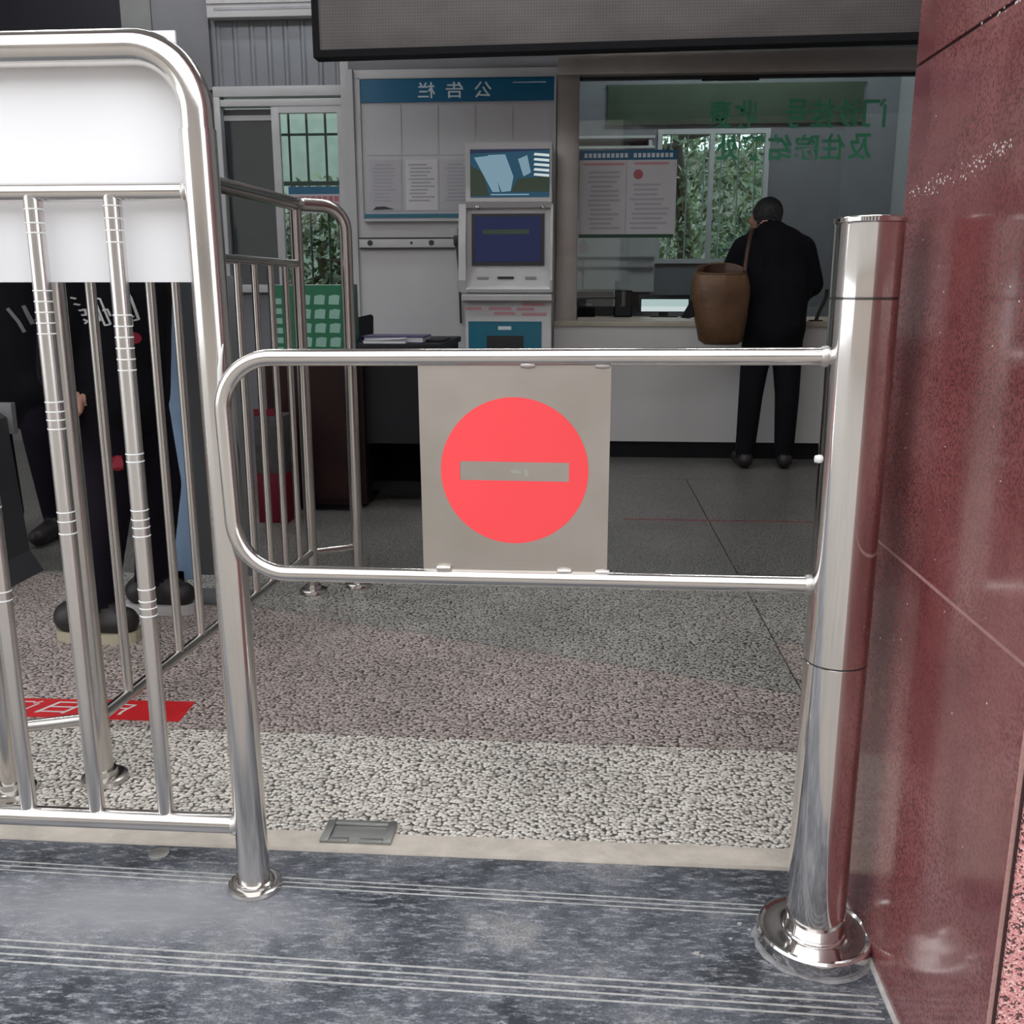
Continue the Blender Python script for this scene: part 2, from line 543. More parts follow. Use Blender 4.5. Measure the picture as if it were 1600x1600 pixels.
def prism(name, poly, axis, a, b, mat, parent=None, smooth=False):
    """poly: 2-D outline; axis: the direction it is pulled along ('X': (y,z), 'Y': (x,z), 'Z': (x,y))"""
    n = len(poly)
    def P(p, t):
        return {'X': (t, p[0], p[1]), 'Y': (p[0], t, p[1]), 'Z': (p[0], p[1], t)}[axis]
    V = [P(p, a) for p in poly] + [P(p, b) for p in poly]
    F = [list(range(n))[::-1], [n + k for k in range(n)]] + [[k, (k + 1) % n, n + (k + 1) % n, n + k] for k in range(n)]
    return mesh_obj(name, V, F, mat, parent, smooth)

def text_vf(s, x0, x1, z0, z1, y, depth=0.002, mirror=True, bold=0.0):
    """flat lettering standing in the XZ plane, fitted to a rectangle, front at y"""
    cu = bpy.data.curves.new('lettering', 'FONT')
    cu.body = s
    cu.size = 1.0
    cu.offset = bold
    cu.align_x = 'LEFT'
    cu.resolution_u = 3
    o = bpy.data.objects.new('lettering_tmp', cu)
    COL.objects.link(o)
    dg = bpy.context.evaluated_depsgraph_get()
    dg.update()
    me = bpy.data.meshes.new_from_object(o.evaluated_get(dg))
    vs_ = [v.co.copy() for v in me.vertices]
    fs = [list(p.vertices) for p in me.polygons]
    bpy.data.objects.remove(o)
    bpy.data.curves.remove(cu)
    bpy.data.meshes.remove(me)
    if not vs_:
        return [], []
    ax, bx = min(v.x for v in vs_), max(v.x for v in vs_)
    ay, by = min(v.y for v in vs_), max(v.y for v in vs_)
    n = len(vs_)
    V, F = [], []
    for t in (y, y + depth):
        for v in vs_:
            u = (v.x - ax) / (bx - ax)
            if mirror: u = 1 - u
            V.append((x0 + u * (x1 - x0), t, z0 + (v.y - ay) / (by - ay) * (z1 - z0)))
    F += fs
    F += [[i + n for i in f[::-1]] for f in fs]
    return V, F

def dup_mesh(src, org, parent, name=None):
    return link(name or src.name.split('.')[0], src.data, org, parent)

# ================================================================== THE SETTING
# --- hall floor: terrazzo slabs on a screed
flo = box('floor', (-5.2, 1.60, -0.12), (3.2, 9.0, -0.014), 'screed')
tag(flo, 'pebble terrazzo hall floor in light, brown and grey slabs', kind='structure')
def slab(poly, mat):
    return prism('terrazzo_slab', poly, 'Z', -0.014, 0.0, mat, flo)
g = 0.0022
slab([(-5.0, 1.605), (3.0, 1.635), (3.0, 1.99 - g), (-5.0, 2.075 - g)], 'peb_light')
slab([(-5.0, 2.075 + g), (0.575 - g, 2.016 + g), (0.575 - g, 2.33 - g), (-0.6, 2.755 - g), (-5.0, 4.35 - g)], 'peb_brown')
slab([(0.575 + g, 2.016 + g), (3.0, 1.99 + g), (3.0, 2.7 - g), (0.575 + g, 2.7 - g)], 'peb_brown')
slab([(-2.0, 3.262 + g), (-0.6, 2.755 + g), (0.575 - g, 2.33 + g), (0.575 - g, 3.262 - g)], 'peb_grey')
slab([(0.575 + g, 2.7 + g), (3.0, 2.7 + g), (3.0, 3.262 - g), (0.575 + g, 3.262 - g)], 'peb_grey')
slab([(-5.0, 4.35 + g), (-2.0 - g, 3.262 + g), (0.575 - g, 3.262 + g), (0.575 - g, 5.2 - g), (-5.0, 5.2 - g)], 'peb_dark')
slab([(0.575 + g, 3.262 + g), (3.0, 3.262 + g), (3.0, 5.2 - g), (0.575 + g, 5.2 - g)], 'peb_dark')
slab([(-5.0, 5.2 + g), (3.0, 5.2 + g), (3.0, 8.9), (-5.0, 8.9)], 'peb_dark')

# --- threshold strip
th = mesh_obj('trim_1', *join(([(-5.0, 1.553, -0.02), (3.0, 1.553, -0.02), (3.0, 1.632, -0.02), (-5.0, 1.602, -0.02),
      (-5.0, 1.556, 0.006), (3.0, 1.556, 0.006), (3.0, 1.631, 0.002), (-5.0, 1.601, 0.002)],
      [[0, 1, 2, 3], [4, 5, 6, 7], [0, 1, 5, 4], [1, 2, 6, 5], [2, 3, 7, 6], [3, 0, 4, 7]])), 'threshold')
tag(th, 'worn beige stone threshold strip across the entrance', kind='structure')

# --- entrance platform of dark slate, with grip lines, and two steps down
plat = box('floor_entrance_step', (-5.0, 0.98, -0.15), (0.455, 1.553, 0.0), 'slate')
tag(plat, 'dark slate entrance landing with pale grip lines', kind='structure')
box('floor_lower_step', (-5.0, 0.62, -0.3), (0.455, 1.0, -0.15), 'slate').__setitem__('kind', 'structure')
bpy.data.objects['floor_lower_step']['label'] = 'lower slate step in front of the landing'
def grip(yl, yr, w=0.0026):
    # yl: depth at x=-1, yr: depth at x=0.35
    sl = (yr - yl) / 1.35
    xa, xb = -2.6, 0.44
    ya, yb = yl + sl * (xa + 1), yl + sl * (xb + 1)
    prism('grip_line', [(xa, ya - w), (xb, yb - w), (xb, yb + w), (xa, ya + w)], 'Z', -0.004, 0.0007, 'grip', plat)
for k in range(3): grip(1.484 - k * 0.0125, 1.449 - k * 0.0125, 0.0014)
for k in range(4): grip(1.280 - k * 0.0158, 1.247 - k * 0.0148, 0.0017)

# --- plaza and the street behind the photographer
pz = box('ground_plaza', (-25, -22, -0.5), (25, 0.62, -0.3), 'plaza')
tag(pz, 'paved forecourt in front of the entrance', kind='structure')
yard = box('ground_yard', (-14, 9.0, -0.4), (14, 22, -0.02), 'lawn')
tag(yard, 'grassy yard behind the building', kind='structure')

# --- red granite pier right of the entrance
pier = box('wall_right_pier', (0.478, 0.965, -0.3), (2.6, 1.46, 3.8), 'mortar_pink')
tag(pier, 'red granite clad pier at the right of the entrance', kind='structure')
zs = [-0.3, 0.627, 1.299, 1.971, 2.643, 3.315, 3.8]
for i in range(6):
    a, b = zs[i] + 0.0017, zs[i + 1] - 0.0017
    if i == 2: a += 0.001
    v, f = box_vf((0.455, 0.945, a), (0.478, 1.478, b), 0.0012)
    s = mesh_obj('granite_slab', v, f, ['granite', 'slab_edge'], pier)
    for p in s.data.polygons:
        if p.normal.y < -0.7: p.material_index = 1
    # end face of the pier towards the hall
    box('granite_slab', (0.4785, 1.46, a), (1.1, 1.478, b), 'granite', pier, 0.0012)
box('joint_filler', (0.4547, 0.947, 0.6248), (0.47, 1.476, 0.6292), 'mortar_pink', pier)
box('open_joint', (0.4585, 0.947, 1.2965), (0.47, 1.476, 1.3017), 'mortar_dark', pier)
for i in range(6):
    for (xa, xb) in ((0.462, 1.06), (1.063, 1.66), (1.663, 2.26)):
        box('rough_granite_slab', (xa + 0.002, 0.94, zs[i] + 0.002), (xb, 0.966, zs[i + 1] - 0.002), 'rough_granite', pier, 0.002)
box('dark_gap', (0.4605, 0.944, -0.3), (0.464, 0.962, 3.8), 'mortar_dark', pier)
# scuffs and chips with a shape of their own
def flakes(name, pts, mat):
    V, F = [], []
    for (y, z, s) in pts:
        b = len(V)
        n = random.randint(5, 7)
        for k in range(n):
            a = 2 * math.pi * k / n
            r = s * random.uniform(0.4, 1.15)
            V.append((0.4547, y + r * math.cos(a), z + r * math.sin(a) * 0.8))
        for k in range(n):
            V.append((0.4552, V[b + k][1], V[b + k][2]))
        F.append([b + k for k in range(n)])
        F += [[b + k, b + (k + 1) % n, b + n + (k + 1) % n, b + n + k] for k in range(n)]
    o = mesh_obj(name, V, F, mat, pier)
    o['kind'] = 'stuff'
pts = []
for k in range(150):
    t = random.random()
    y = 1.13 + 0.33 * t
    if 0.42 < t < 0.56 and random.random() < 0.85: continue
    if t > 0.8 and random.random() < 0.5: continue
    pts.append((y, 1.150 - 0.022 * t + random.gauss(0, 0.006), random.uniform(0.0006, 0.0028)))
for k in range(34):
    pts.append((random.uniform(1.0, 1.46), random.uniform(0.3, 1.25), random.uniform(0.0006, 0.0021)))
flakes('scuff_mark', pts, 'scuff')
flakes('joint_chip', [(random.uniform(1.0, 1.26), 1.2985 + random.gauss(0, 0.0016), random.uniform(0.001, 0.003)) for k in range(30)], 'scuff')
cz = []
tube('floor_sealant', [(0.455, 0.985 + 0.05 * k, 0.001 + random.uniform(-0.001, 0.001)) for k in range(11)], 0.0058, 'caulk', pier, 8)

# --- hall shell
def struct(name, lo, hi, mat, label):
    o = box(name, lo, hi, mat)
    return tag(o, label, kind='structure')
struct('ceiling', (-5.2, 1.2, 3.8), (3.2, 9.0, 3.95), 'ceil', 'plain hall ceiling')
struct('wall_left', (-5.2, 1.2, -0.02), (-5.0, 6.5, 3.8), 'white_wall', 'left wall of the hall')
struct('wall_right', (2.6, 0.965, -0.02), (2.8, 9.0, 3.8), 'white_wall', 'right wall of the hall')
struct('wall_entrance_lintel', (-5.0, 1.2, 3.5), (0.478, 1.5, 3.8), 'granite', 'lintel above the entrance opening')
# back wall left of the office: grey wall with a doorway and a sliding window
WB = 6.3
bw = box('wall_back', (-5.0, WB, 2.2), (-1.35, WB + 0.15, 3.8), 'cladding')
tag(bw, 'grey rear wall with metal cladding above the window', kind='structure')
box('lower_wall', (-2.30, WB, 0.0), (-1.35, WB + 0.15, 0.98), 'grey_wall', bw)
box('wall_pier', (-2.65, WB, 0.0), (-2.30, WB + 0.15, 2.2), 'grey_wall', bw)
box('wall_pier', (-5.0, WB, 0.0), (-3.75, WB + 0.15, 2.2), 'grey_wall', bw)
box('cladding_trim', (-2.65, WB - 0.03, 2.2), (-2.30, WB, 3.8), 'grey_wall', bw)
for k in range(9):
    x = -2.27 + k * 0.105
    prism('cladding_rib', [(x, WB), (x + 0.012, WB - 0.005), (x + 0.026, WB - 0.005), (x + 0.038, WB)], 'Z', 2.21, 3.79, 'cladding', bw)
# doorway in the dark at the far left
d1 = thing('door_1', 'dark glazed doorway with grey frame at far left', None, (-3.25, WB, 0))
d1['kind'] = 'structure'
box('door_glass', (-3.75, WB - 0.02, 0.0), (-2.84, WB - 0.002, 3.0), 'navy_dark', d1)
box('door_jamb', (-2.84, WB - 0.04, 0.0), (-2.652, WB + 0.0, 3.05), 'mid_grey', d1)
box('door_jamb', (-3.85, WB - 0.04, 0.0), (-3.752, WB + 0.0, 3.05), 'mid_grey', d1)
box('door_handle', (-2.93, WB - 0.02, 0.9), (-2.90, WB + 0.05, 1.3), 'steel_satin', d1, 0.004)

# sliding window
w1 = thing('window_1', 'white framed sliding window with security bars and trees beyond', None, (-1.86, WB, 0.98))
w1['kind'] = 'structure'
zt = 2.19
box('window_head', (-2.30, WB - 0.03, zt - 0.03), (-1.36, WB + 0.06, zt + 0.03), 'frame_alu', w1, 0.004)
box('window_track', (-2.30, WB - 0.02, zt - 0.085), (-1.40, WB + 0.06, zt - 0.045), 'frame_alu', w1, 0.004)
box('window_sill', (-2.30, WB - 0.05, 0.98), (-1.36, WB + 0.06, 1.03), 'frame_alu', w1, 0.004)
box('window_jamb', (-1.47, WB - 0.03, 1.03), (-1.36, WB + 0.06, zt - 0.03), 'frame_alu', w1, 0.004)
box('window_jamb', (-2.30, WB - 0.03, 1.03), (-2.26, WB + 0.06, zt - 0.03), 'frame_alu', w1, 0.004)
s2 = box('sash', (-1.945, WB - 0.015, 1.03), (-1.895, WB + 0.02, 2.105), 'frame_alu', w1, 0.003)
box('sash_rail', (-1.895, WB - 0.015, 2.065), (-1.47, WB + 0.02, 2.105), 'frame_alu', s2)
box('sash_rail', (-1.53, WB - 0.015, 1.03), (-1.47, WB + 0.02, 2.065), 'frame_alu', s2)
box('window_pane', (-1.895, WB, 1.03), (-1.53, WB + 0.005, 2.065), 'glass', s2)
box('transom', (-1.895, WB + 0.02, 1.64), (-1.53, WB + 0.04, 1.665), 'bars', w1)
s1 = box('sash', (-2.26, WB + 0.025, 2.03), (-1.945, WB + 0.05, 2.06), 'frame_alu', w1)
box('window_pane', (-2.26, WB + 0.03, 1.03), (-1.945, WB + 0.035, 2.03), 'glass_dark', s1)
box('blind', (-2.26, WB + 0.05, 1.03), (-1.92, WB + 0.06, 2.1), 'blind', w1)
for x in (-1.87, -1.755, -1.635, -1.545):
    tube('security_bar', [(x, WB + 0.1, 1.0), (x, WB + 0.1, 2.15)], 0.008, 'bars', w1, 8)
tube('security_bar', [(-1.92, WB + 0.1, 1.955), (-1.47, WB + 0.1, 1.955)], 0.008, 'bars', w1, 8)

# office partition: white panel, steel frame, ticket glass
YP = 5.95
part = box('wall_office', (-1.345, YP, 0.0), (-0.16, YP + 0.12, 2.235), 'panel_white')
tag(part, 'white partition wall carrying the bulletin board', kind='structure')
box('partition_trim', (-1.375, YP - 0.02, 0.0), (-1.345, YP + 0.12, 2.235), 'frame_alu', part)
box('upper_wall', (-1.375, YP, 2.305), (2.6, YP + 0.12, 3.8), 'grey_wall', part)
box('upper_wall', (-1.375, YP + 0.01, 2.235), (-0.16, YP + 0.12, 2.305), 'grey_wall', part)
struct('wall_office_left', (-1.45, YP + 0.12, 0.0), (-1.35, 8.8, 3.8), 'white_wall', 'side wall of the ticket office')
ob = box('wall_office_back', (-1.45, 8.8, 0.0), (0.62, 8.95, 3.8), 'grey_wall')
tag(ob, 'rear wall of the ticket office', kind='structure')
box('back_wall_piece', (1.56, 8.8, 0.0), (2.6, 8.95, 3.8), 'grey_wall', ob)
box('back_wall_piece', (0.62, 8.8, 0.0), (1.56, 8.95, 1.22), 'grey_wall', ob)
box('back_wall_piece', (0.62, 8.8, 2.32), (1.56, 8.95, 3.8), 'grey_wall', ob)
w2 = thing('window_2', 'barred rear window of the ticket office with trees outside', None, (1.09, 8.8, 1.22))
w2['kind'] = 'structure'
for (lo, hi) in (((0.62, 8.78, 1.22), (1.56, 8.84, 1.26)), ((0.62, 8.78, 2.28), (1.56, 8.84, 2.32)), ((0.62, 8.78, 1.26), (0.66, 8.84, 2.28)),
                 ((1.52, 8.78, 1.26), (1.56, 8.84, 2.28)), ((1.06, 8.78, 1.26), (1.1, 8.84, 2.28))):
    box('window_frame', lo, hi, 'frame_alu', w2)
box('window_pane', (0.66, 8.81, 1.26), (1.06, 8.815, 2.28), 'glass', w2)
box('window_pane', (1.1, 8.81, 1.26), (1.52, 8.815, 2.28), 'glass', w2)
for k in range(6):
    x = 0.74 + k * 0.145
    tube('security_bar', [(x, 8.9, 1.22), (x, 8.9, 2.32)], 0.006, 'frame_alu', w2, 6)

w3 = thing('window_3', 'steel framed ticket window with green lettering on the glass', None, (0.9, YP, 0.82))
w3['kind'] = 'structure'
box('window_post', (-0.16, YP - 0.03, 0.0), (-0.033, YP + 0.13, 2.235), 'frame_steel', w3, 0.006)
box('window_beam', (-0.16, YP - 0.04, 2.185), (2.6, YP + 0.13, 2.3), 'frame_steel', w3, 0.006)
box('window_gasket', (-0.033, YP + 0.03, 2.168), (2.6, YP + 0.06, 2.185), 'black', w3)
pane3 = box('window_pane', (-0.033, YP + 0.05, 0.9), (2.6, YP + 0.058, 2.17), 'glass', w3)
YG = YP + 0.048
def glass_line(s_, x0, x1, z0, z1):
    # mirrored writing: the first character stands at the right
    w = (x1 - x0) / len(s_)
    for k, c_ in enumerate(s_):
        if c_ == ' ': continue
        xb = x1 - k * w
        v, f = text_vf(c_, xb - w * 0.94, xb - w * 0.04, z0, z1, YG - 0.001, 0.001, bold=0.025)
        mesh_obj('green_character', v, f, 'green_letter', pane3)
glass_line('门诊挂号 收费', 0.70, 1.71, 1.90, 2.055)
glass_line('及住院结算处', 0.745, 1.645, 1.725, 1.868)
lathe('speaking_hole_ring', [(0.022, 0), (0.03, 0), (0.03, 0.006), (0.022, 0.006)], (0.005, YG - 0.008, 1.24), 'frame_alu', pane3, 20, 'Y')
box('steel_strip', (0.66, YP + 0.03, 2.155), (0.98, YP + 0.045, 2.166), 'chrome', w3)

# ================================================================== THINGS, BIGGEST FIRST
# ---- swing gate: post, base, arm and no-entry plate
GX, GY = 0.377, 1.36
gate = thing('swing_gate', 'polished steel swing gate with round post, looped arm and no-entry plate', 'gate', (GX, GY, 0))
R = 0.0445
post = lathe('post', [(R, 0.03), (R, 0.4715), (R - 0.0009, 0.4722), (R - 0.0009, 0.4738), (R, 0.4745), (R, 0.9865), (R - 0.0012, 0.9872), (R - 0.0012, 0.9893), (R, 0.99), (R, 1.082), (R + 0.0006, 1.084)], (GX, GY, 0), 'steel_mirror', gate, 64)
lathe('seam_ring', [(R - 0.0004, 0.9874), (R - 0.0004, 0.989)], (GX, GY, 0), 'seam', post, 48)
lathe('seam_ring', [(R - 0.0003, 0.4724), (R - 0.0003, 0.4736)], (GX, GY, 0), 'seam', post, 48)
lathe('cap', [(R + 0.0006, 1.0845), (R + 0.0016, 1.086), (R + 0.0016, 1.0905), (R - 0.001, 1.0925), (0.03, 1.0945), (0.0, 1.095)], (GX, GY, 0), 'steel_mirror', gate, 64)
lathe('base_flange', [(0.083, 0.0), (0.0865, 0.0025), (0.0868, 0.024), (0.0845, 0.028), (0.081, 0.0285), (0.077, 0.0255), (0.052, 0.024), (0.0485, 0.025), (0.0478, 0.0285), (0.0462, 0.0305), (R + 0.0004, 0.031)], (GX, GY, 0), 'steel_mirror', gate, 72)
# the arm: one bent tube
A0 = Vector((GX - 0.035, GY + 0.002, 0.911))
A1 = Vector((-0.531, 1.400, 0.9025))
A2 = Vector((-0.523, 1.400, 0.5755))
A3 = Vector((GX - 0.035, GY + 0.002, 0.586))
arm = tube('arm', fillet([A0, A1, A2, A3], [0.078, 0.082], 14), 0.0123, 'steel', gate, 24)
for z in (0.911, 0.586):
    lathe('weld_bead', [(0.0125, -0.006), (0.0138, -0.004), (0.0148, 0.0), (0.0145, 0.004), (0.013, 0.007)], (GX - R - 0.001, GY + 0.002, z), 'weld', arm, 20, 'X')
lathe('lock_screw', [(0.0, -0.006), (0.005, -0.005), (0.006, 0.0), (0.006, 0.006)], (GX - R - 0.001, GY - 0.004, 0.77), 'film', gate, 12, 'X')
# plate between the two tubes, very slightly dented
nx, nz = 24, 26
V, F = [], []
def plate_pt(u, w):
    x = -0.2335 + u * 0.276 + (0.006 - 0.006 * w) * (1 - u) * 0.4
    zb = 0.5895 + 0.0033 * u
    zt_ = 0.8935 + 0.003 * u
    z = zb + w * (zt_ - zb)
    y = 1.3855 - 0.011 * u - 0.0012 * math.sin(u * 5.2) * math.sin(w * 4.1) + 0.0006 * math.sin(u * 11 + w * 7)
    return Vector((x, y, z))
for side, dy in ((0, 0.0), (1, 0.0015)):
    for j in range(nz + 1):
        for i in range(nx + 1):
            p = plate_pt(i / nx, j / nz)
            V.append((p.x, p.y + dy, p.z))
S = (nx + 1) * (nz + 1)
def pid(i, j): return j * (nx + 1) + i
for j in range(nz):
    for i in range(nx):
        q = [pid(i, j), pid(i + 1, j), pid(i + 1, j + 1), pid(i, j + 1)]
        F.append(q)
        F.append([S + k for k in q[::-1]])
edge = [pid(i, 0) for i in range(nx)] + [pid(nx, j) for j in range(nz)] + [pid(i, nz) for i in range(nx, 0, -1)] + [pid(0, j) for j in range(nz, 0, -1)]
for k in range(len(edge)):
    a, b = edge[k], edge[(k + 1) % len(edge)]
    F.append([a, b, S + b, S + a])
plate = mesh_obj('sign_plate', V, F, 'plate', gate, True)
plate['label'] = 'brushed steel plate with red no-entry disc'
def on_plate(x, z):
    u = (x + 0.2335) / 0.276
    w = (z - 0.5895) / 0.304
    return plate_pt(u, w).y
# red disc with the bar left open: polar grid from the bar's outline to the rim
DC, DR = (-0.0945, 0.7425), 0.1075
hx, hz = 0.0795, 0.0140
V, F = [], []
NA = 96
angs = sorted([2 * math.pi * k / NA for k in range(NA)] + [math.atan2(s2_, s1_) % (2 * math.pi) for s1_, s2_ in ((hx, hz), (-hx, hz), (-hx, -hz), (hx, -hz))])
NA = len(angs)
for a in angs:
    c, s = math.cos(a), math.sin(a)
    t = min(hx / abs(c) if abs(c) > 1e-9 else 9, hz / abs(s) if abs(s) > 1e-9 else 9)
    for q in range(9):
        r = t + (DR - t) * q / 8
        x, z = DC[0] + r * c, DC[1] + r * s
        V.append((x, on_plate(x, z) - 0.0011, z))
for k in range(NA):
    for q in range(8):
        a, b = k * 9 + q, ((k + 1) % NA) * 9 + q
        F.append([a, b, b + 1, a + 1])
n0 = len(V)
V += [(x, y + 0.0009, z) for (x, y, z) in V]
for k in range(NA):
    for q in (0, 8):
        a, b = k * 9 + q, ((k + 1) % NA) * 9 + q
        F.append([a, b, b + n0, a + n0])
disc = mesh_obj('red_disc', V, F, 'red_sign', plate, True)
def smudge(cx, cz, rx, rz, n=12):
    V = []
    for k in range(n):
        a = 2 * math.pi * k / n
        r = random.uniform(0.6, 1.0)
        x, z = cx + rx * r * math.cos(a), cz + rz * r * math.sin(a)
        V.append((x, on_plate(x, z) - 0.0004, z))
    V += [(x, y + 0.0003, z) for x, y, z in V]
    F = [list(range(n))] + [[k, (k + 1) % n, n + (k + 1) % n, n + k] for k in range(n)]
    mesh_obj('glue_smudge', V, F, 'residue', plate)
smudge(-0.077, 0.740, 0.004, 0.008)
smudge(-0.092, 0.742, 0.009, 0.004)
for x in (-0.075, 0.03, -0.2, 0.036, -0.02):
    z = 0.896 if x in (-0.075, 0.03) else 0.594
    v, f = lathe_vf([(0.0, -0.012), (0.004, -0.01), (0.0055, 0), (0.004, 0.01), (0.0, 0.012)], (x, on_plate(x, 0.75) - 0.002, z), 12, 'X')
    mesh_obj('tack_weld', v, f, 'weld', plate, True)

# ---- front railing
rail = thing('front_railing', 'tall polished steel railing with round bars beside the swing gate', 'railing', (-0.545, 1.443, 0))
XL = -2.45
loop = fillet([(XL, 1.45, 1.333), (-0.5585, 1.45, 1.336), (-0.5445, 1.443, 0.004)], [0.088], 14)
# split the loop at the end of the bend: handrail and post
tr = tube('top_rail', loop[:-1] + [Vector(loop[-2]).lerp(Vector(loop[-1]), 0.02)], 0.0245, 'steel', rail, 28)
def post_x(z): return -0.5445 - 0.014 * z / 1.336
pst = tube('post', [Vector(loop[-2]).lerp(Vector(loop[-1]), 0.02), loop[-1]], 0.0262, 'steel', rail, 32)
lathe('base_flange', [(0.045, 0.0), (0.046, 0.003), (0.0445, 0.009), (0.039, 0.0105), (0.034, 0.0105), (0.033, 0.014), (0.0305, 0.0155), (0.0262, 0.016)], (-0.5445, 1.443, 0), 'steel', rail, 40)
tube('middle_rail', [(XL, 1.45, 1.138), (post_x(1.138), 1.45, 1.1395)], 0.0132, 'steel', rail)
tube('bottom_rail', [(XL, 1.447, 0.117), (post_x(0.117), 1.445, 0.1175)], 0.0168, 'steel', rail)
lathe('weld_bead', [(0.014, -0.004), (0.0165, 0), (0.014, 0.004)], (post_x(1.139) - 0.025, 1.45, 1.1395), 'weld', rail, 18, 'X')
lathe('weld_bead', [(0.0175, -0.006), (0.0205, 0), (0.0175, 0.006)], (post_x(0.1) - 0.026, 1.446, 0.1175), 'weld', rail, 18, 'X')
bar0 = None
ringsrc = None
def rings(bar, x, y, zlist, r):
    global ringsrc
    for z in zlist:
        lathe('film_band', [(r + 0.0001, -0.0011), (r + 0.0007, -0.0007), (r + 0.0007, 0.0007), (r + 0.0001, 0.0011)], (x, y, z), 'film', bar, 20)
bxs = [-0.694 - 0.1215 * k for k in range(6)]
for i, x in enumerate(bxs):
    z0, z1 = 0.125, 1.135
    if bar0 is None:
        bar0 = tube('bar', [(x, 1.45, z0), (x, 1.45, z1)], 0.0132, 'steel_bar', rail, 20)
        b = bar0
    else:
        b = dup_mesh(bar0, (x, 1.45, z0), rail, 'bar')
    if i == 0:
        rings(b, x, 1.45, [1.12, 1.102, 1.085, 1.068] + [0.962 - 0.0165 * k for k in range(6)] + [0.75, 0.738] + [0.66, 0.645, 0.632, 0.618] + [0.53, 0.51, 0.498, 0.485], 0.0132)
    elif i == 1:
        rings(b, x, 1.45, [1.116, 1.096, 1.082] + [0.998, 0.982, 0.966, 0.95, 0.934] + [0.83, 0.815, 0.802, 0.788] + [0.655, 0.64, 0.62], 0.0132)
    elif i == 2:
        rings(b, x, 1.45, [0.66, 0.52, 0.505], 0.0132)
# white board tied behind the handrail
wb = box('white_board', (-2.2, 1.477, 1.0105), (-0.592, 1.482, 1.364), 'white_board', None, 0.0008)
tag(wb, 'blank white board fixed behind the bars of the front railing', 'board')
# cable tie tail
ct = mesh_obj('cable_tie', *sweep_vf([(-0.535, 1.412, 0.868), (-0.533, 1.409, 0.885), (-0.5285, 1.405, 0.905), (-0.524, 1.405, 0.922)], [0.004, 0.0036, 0.0026, 0.0008], 8), 'film', None, True)
tag(ct, 'small white cable tie tail poking up from the gate arm bend', 'cable tie')

# ---- inner queue railing
P0, P1, P2, P3 = (-1.143, 1.721), (-0.98, 1.785), (-0.893, 3.083), (-0.757, 3.166)
inner = thing('queue_railing', 'low steel queue railing running back into the hall behind the bars', 'railing', (P1[0], P1[1], 0))
ZT, ZM, ZB = 1.262, 1.078, 0.14
tube('top_rail', fillet([(P0[0], P0[1], 1.0), (P0[0], P0[1], ZT), (P1[0], P1[1], ZT), (P2[0], P2[1], ZT - 0.004), (P3[0], P3[1], ZT - 0.006), (P3[0], P3[1], 1.0)], [0.07, 0.06, 0.06, 0.075], 10), 0.0205, 'steel_dim', inner, 18)
for (px_, py_), zt2, rr in ((P0, 1.01, 0.0202), (P1, ZT, 0.0195), (P2, ZT, 0.0195), (P3, 1.01, 0.0202)):
    pp_ = tube('post', [(px_, py_, 0.0), (px_, py_, zt2)], rr, 'steel_dim', inner, 18)
    lathe('base_flange', [(0.047, 0.0), (0.048, 0.002), (0.046, 0.011), (0.04, 0.014), (0.028, 0.0145), (0.026, 0.026), (0.0205, 0.027)], (px_, py_, 0), 'steel_dim', pp_, 24)
tube('middle_rail', [(P1[0], P1[1], ZM), (P2[0], P2[1], ZM)], 0.0125, 'steel_dim', inner, 14)
for a, b in ((P0, P1), (P1, P2), (P2, P3)):
    tube('bottom_rail', [(a[0], a[1], ZB), (b[0], b[1], ZB)], 0.0125, 'steel_dim', inner, 14)
ib = None
for k in range(10):
    y = 1.905 + 0.1185 * k
    x = P1[0] + (P2[0] - P1[0]) * (y - P1[1]) / (P2[1] - P1[1])
    if ib is None:
        ib = tube('bar', [(x, y, ZB), (x, y, ZM)], 0.0102, 'steel_dim', inner, 14)
    else:
        dup_mesh(ib, (x, y, ZB), inner, 'bar')

# ---- LED display hung below the ceiling
led = thing('led_display', 'large unlit display panel with black frame hung above the ticket window', 'display', (0.35, 5.05, 2.10))
def ledz(x): return 2.098 + (x + 1.32) * 0.0118
LX0, LX1, LY = -1.322, 2.3, 5.0
prism('screen', [(LX0 + 0.03, ledz(LX0) + 0.033), (LX1, ledz(LX1) + 0.033), (LX1, 2.95), (LX0 + 0.03, 2.95)], 'Y', LY + 0.012, LY + 0.03, 'led', led)
prism('frame_bottom', [(LX0, ledz(LX0)), (LX1, ledz(LX1)), (LX1, ledz(LX1) + 0.033), (LX0, ledz(LX0) + 0.033)], 'Y', LY, LY + 0.1, 'blackmat', led)
prism('frame_side', [(LX0, ledz(LX0) + 0.033), (LX0 + 0.03, ledz(LX0) + 0.033), (LX0 + 0.03, 2.98), (LX0, 2.98)], 'Y', LY, LY + 0.1, 'blackmat', led)
prism('frame_top', [(LX0, 2.95), (LX1, 2.95), (LX1, 2.98), (LX0, 2.98)], 'Y', LY - 0.0, LY + 0.1, 'blackmat', led)
box('back_box', (LX0 + 0.03, LY + 0.03, 2.2), (LX1, LY + 0.1, 2.95), 'black', led)
for x in (-0.9, 0.4, 1.7):
    tube('hanger', [(x, LY + 0.06, 2.97), (x, LY + 0.06, 3.8)], 0.012, 'black', led, 10)

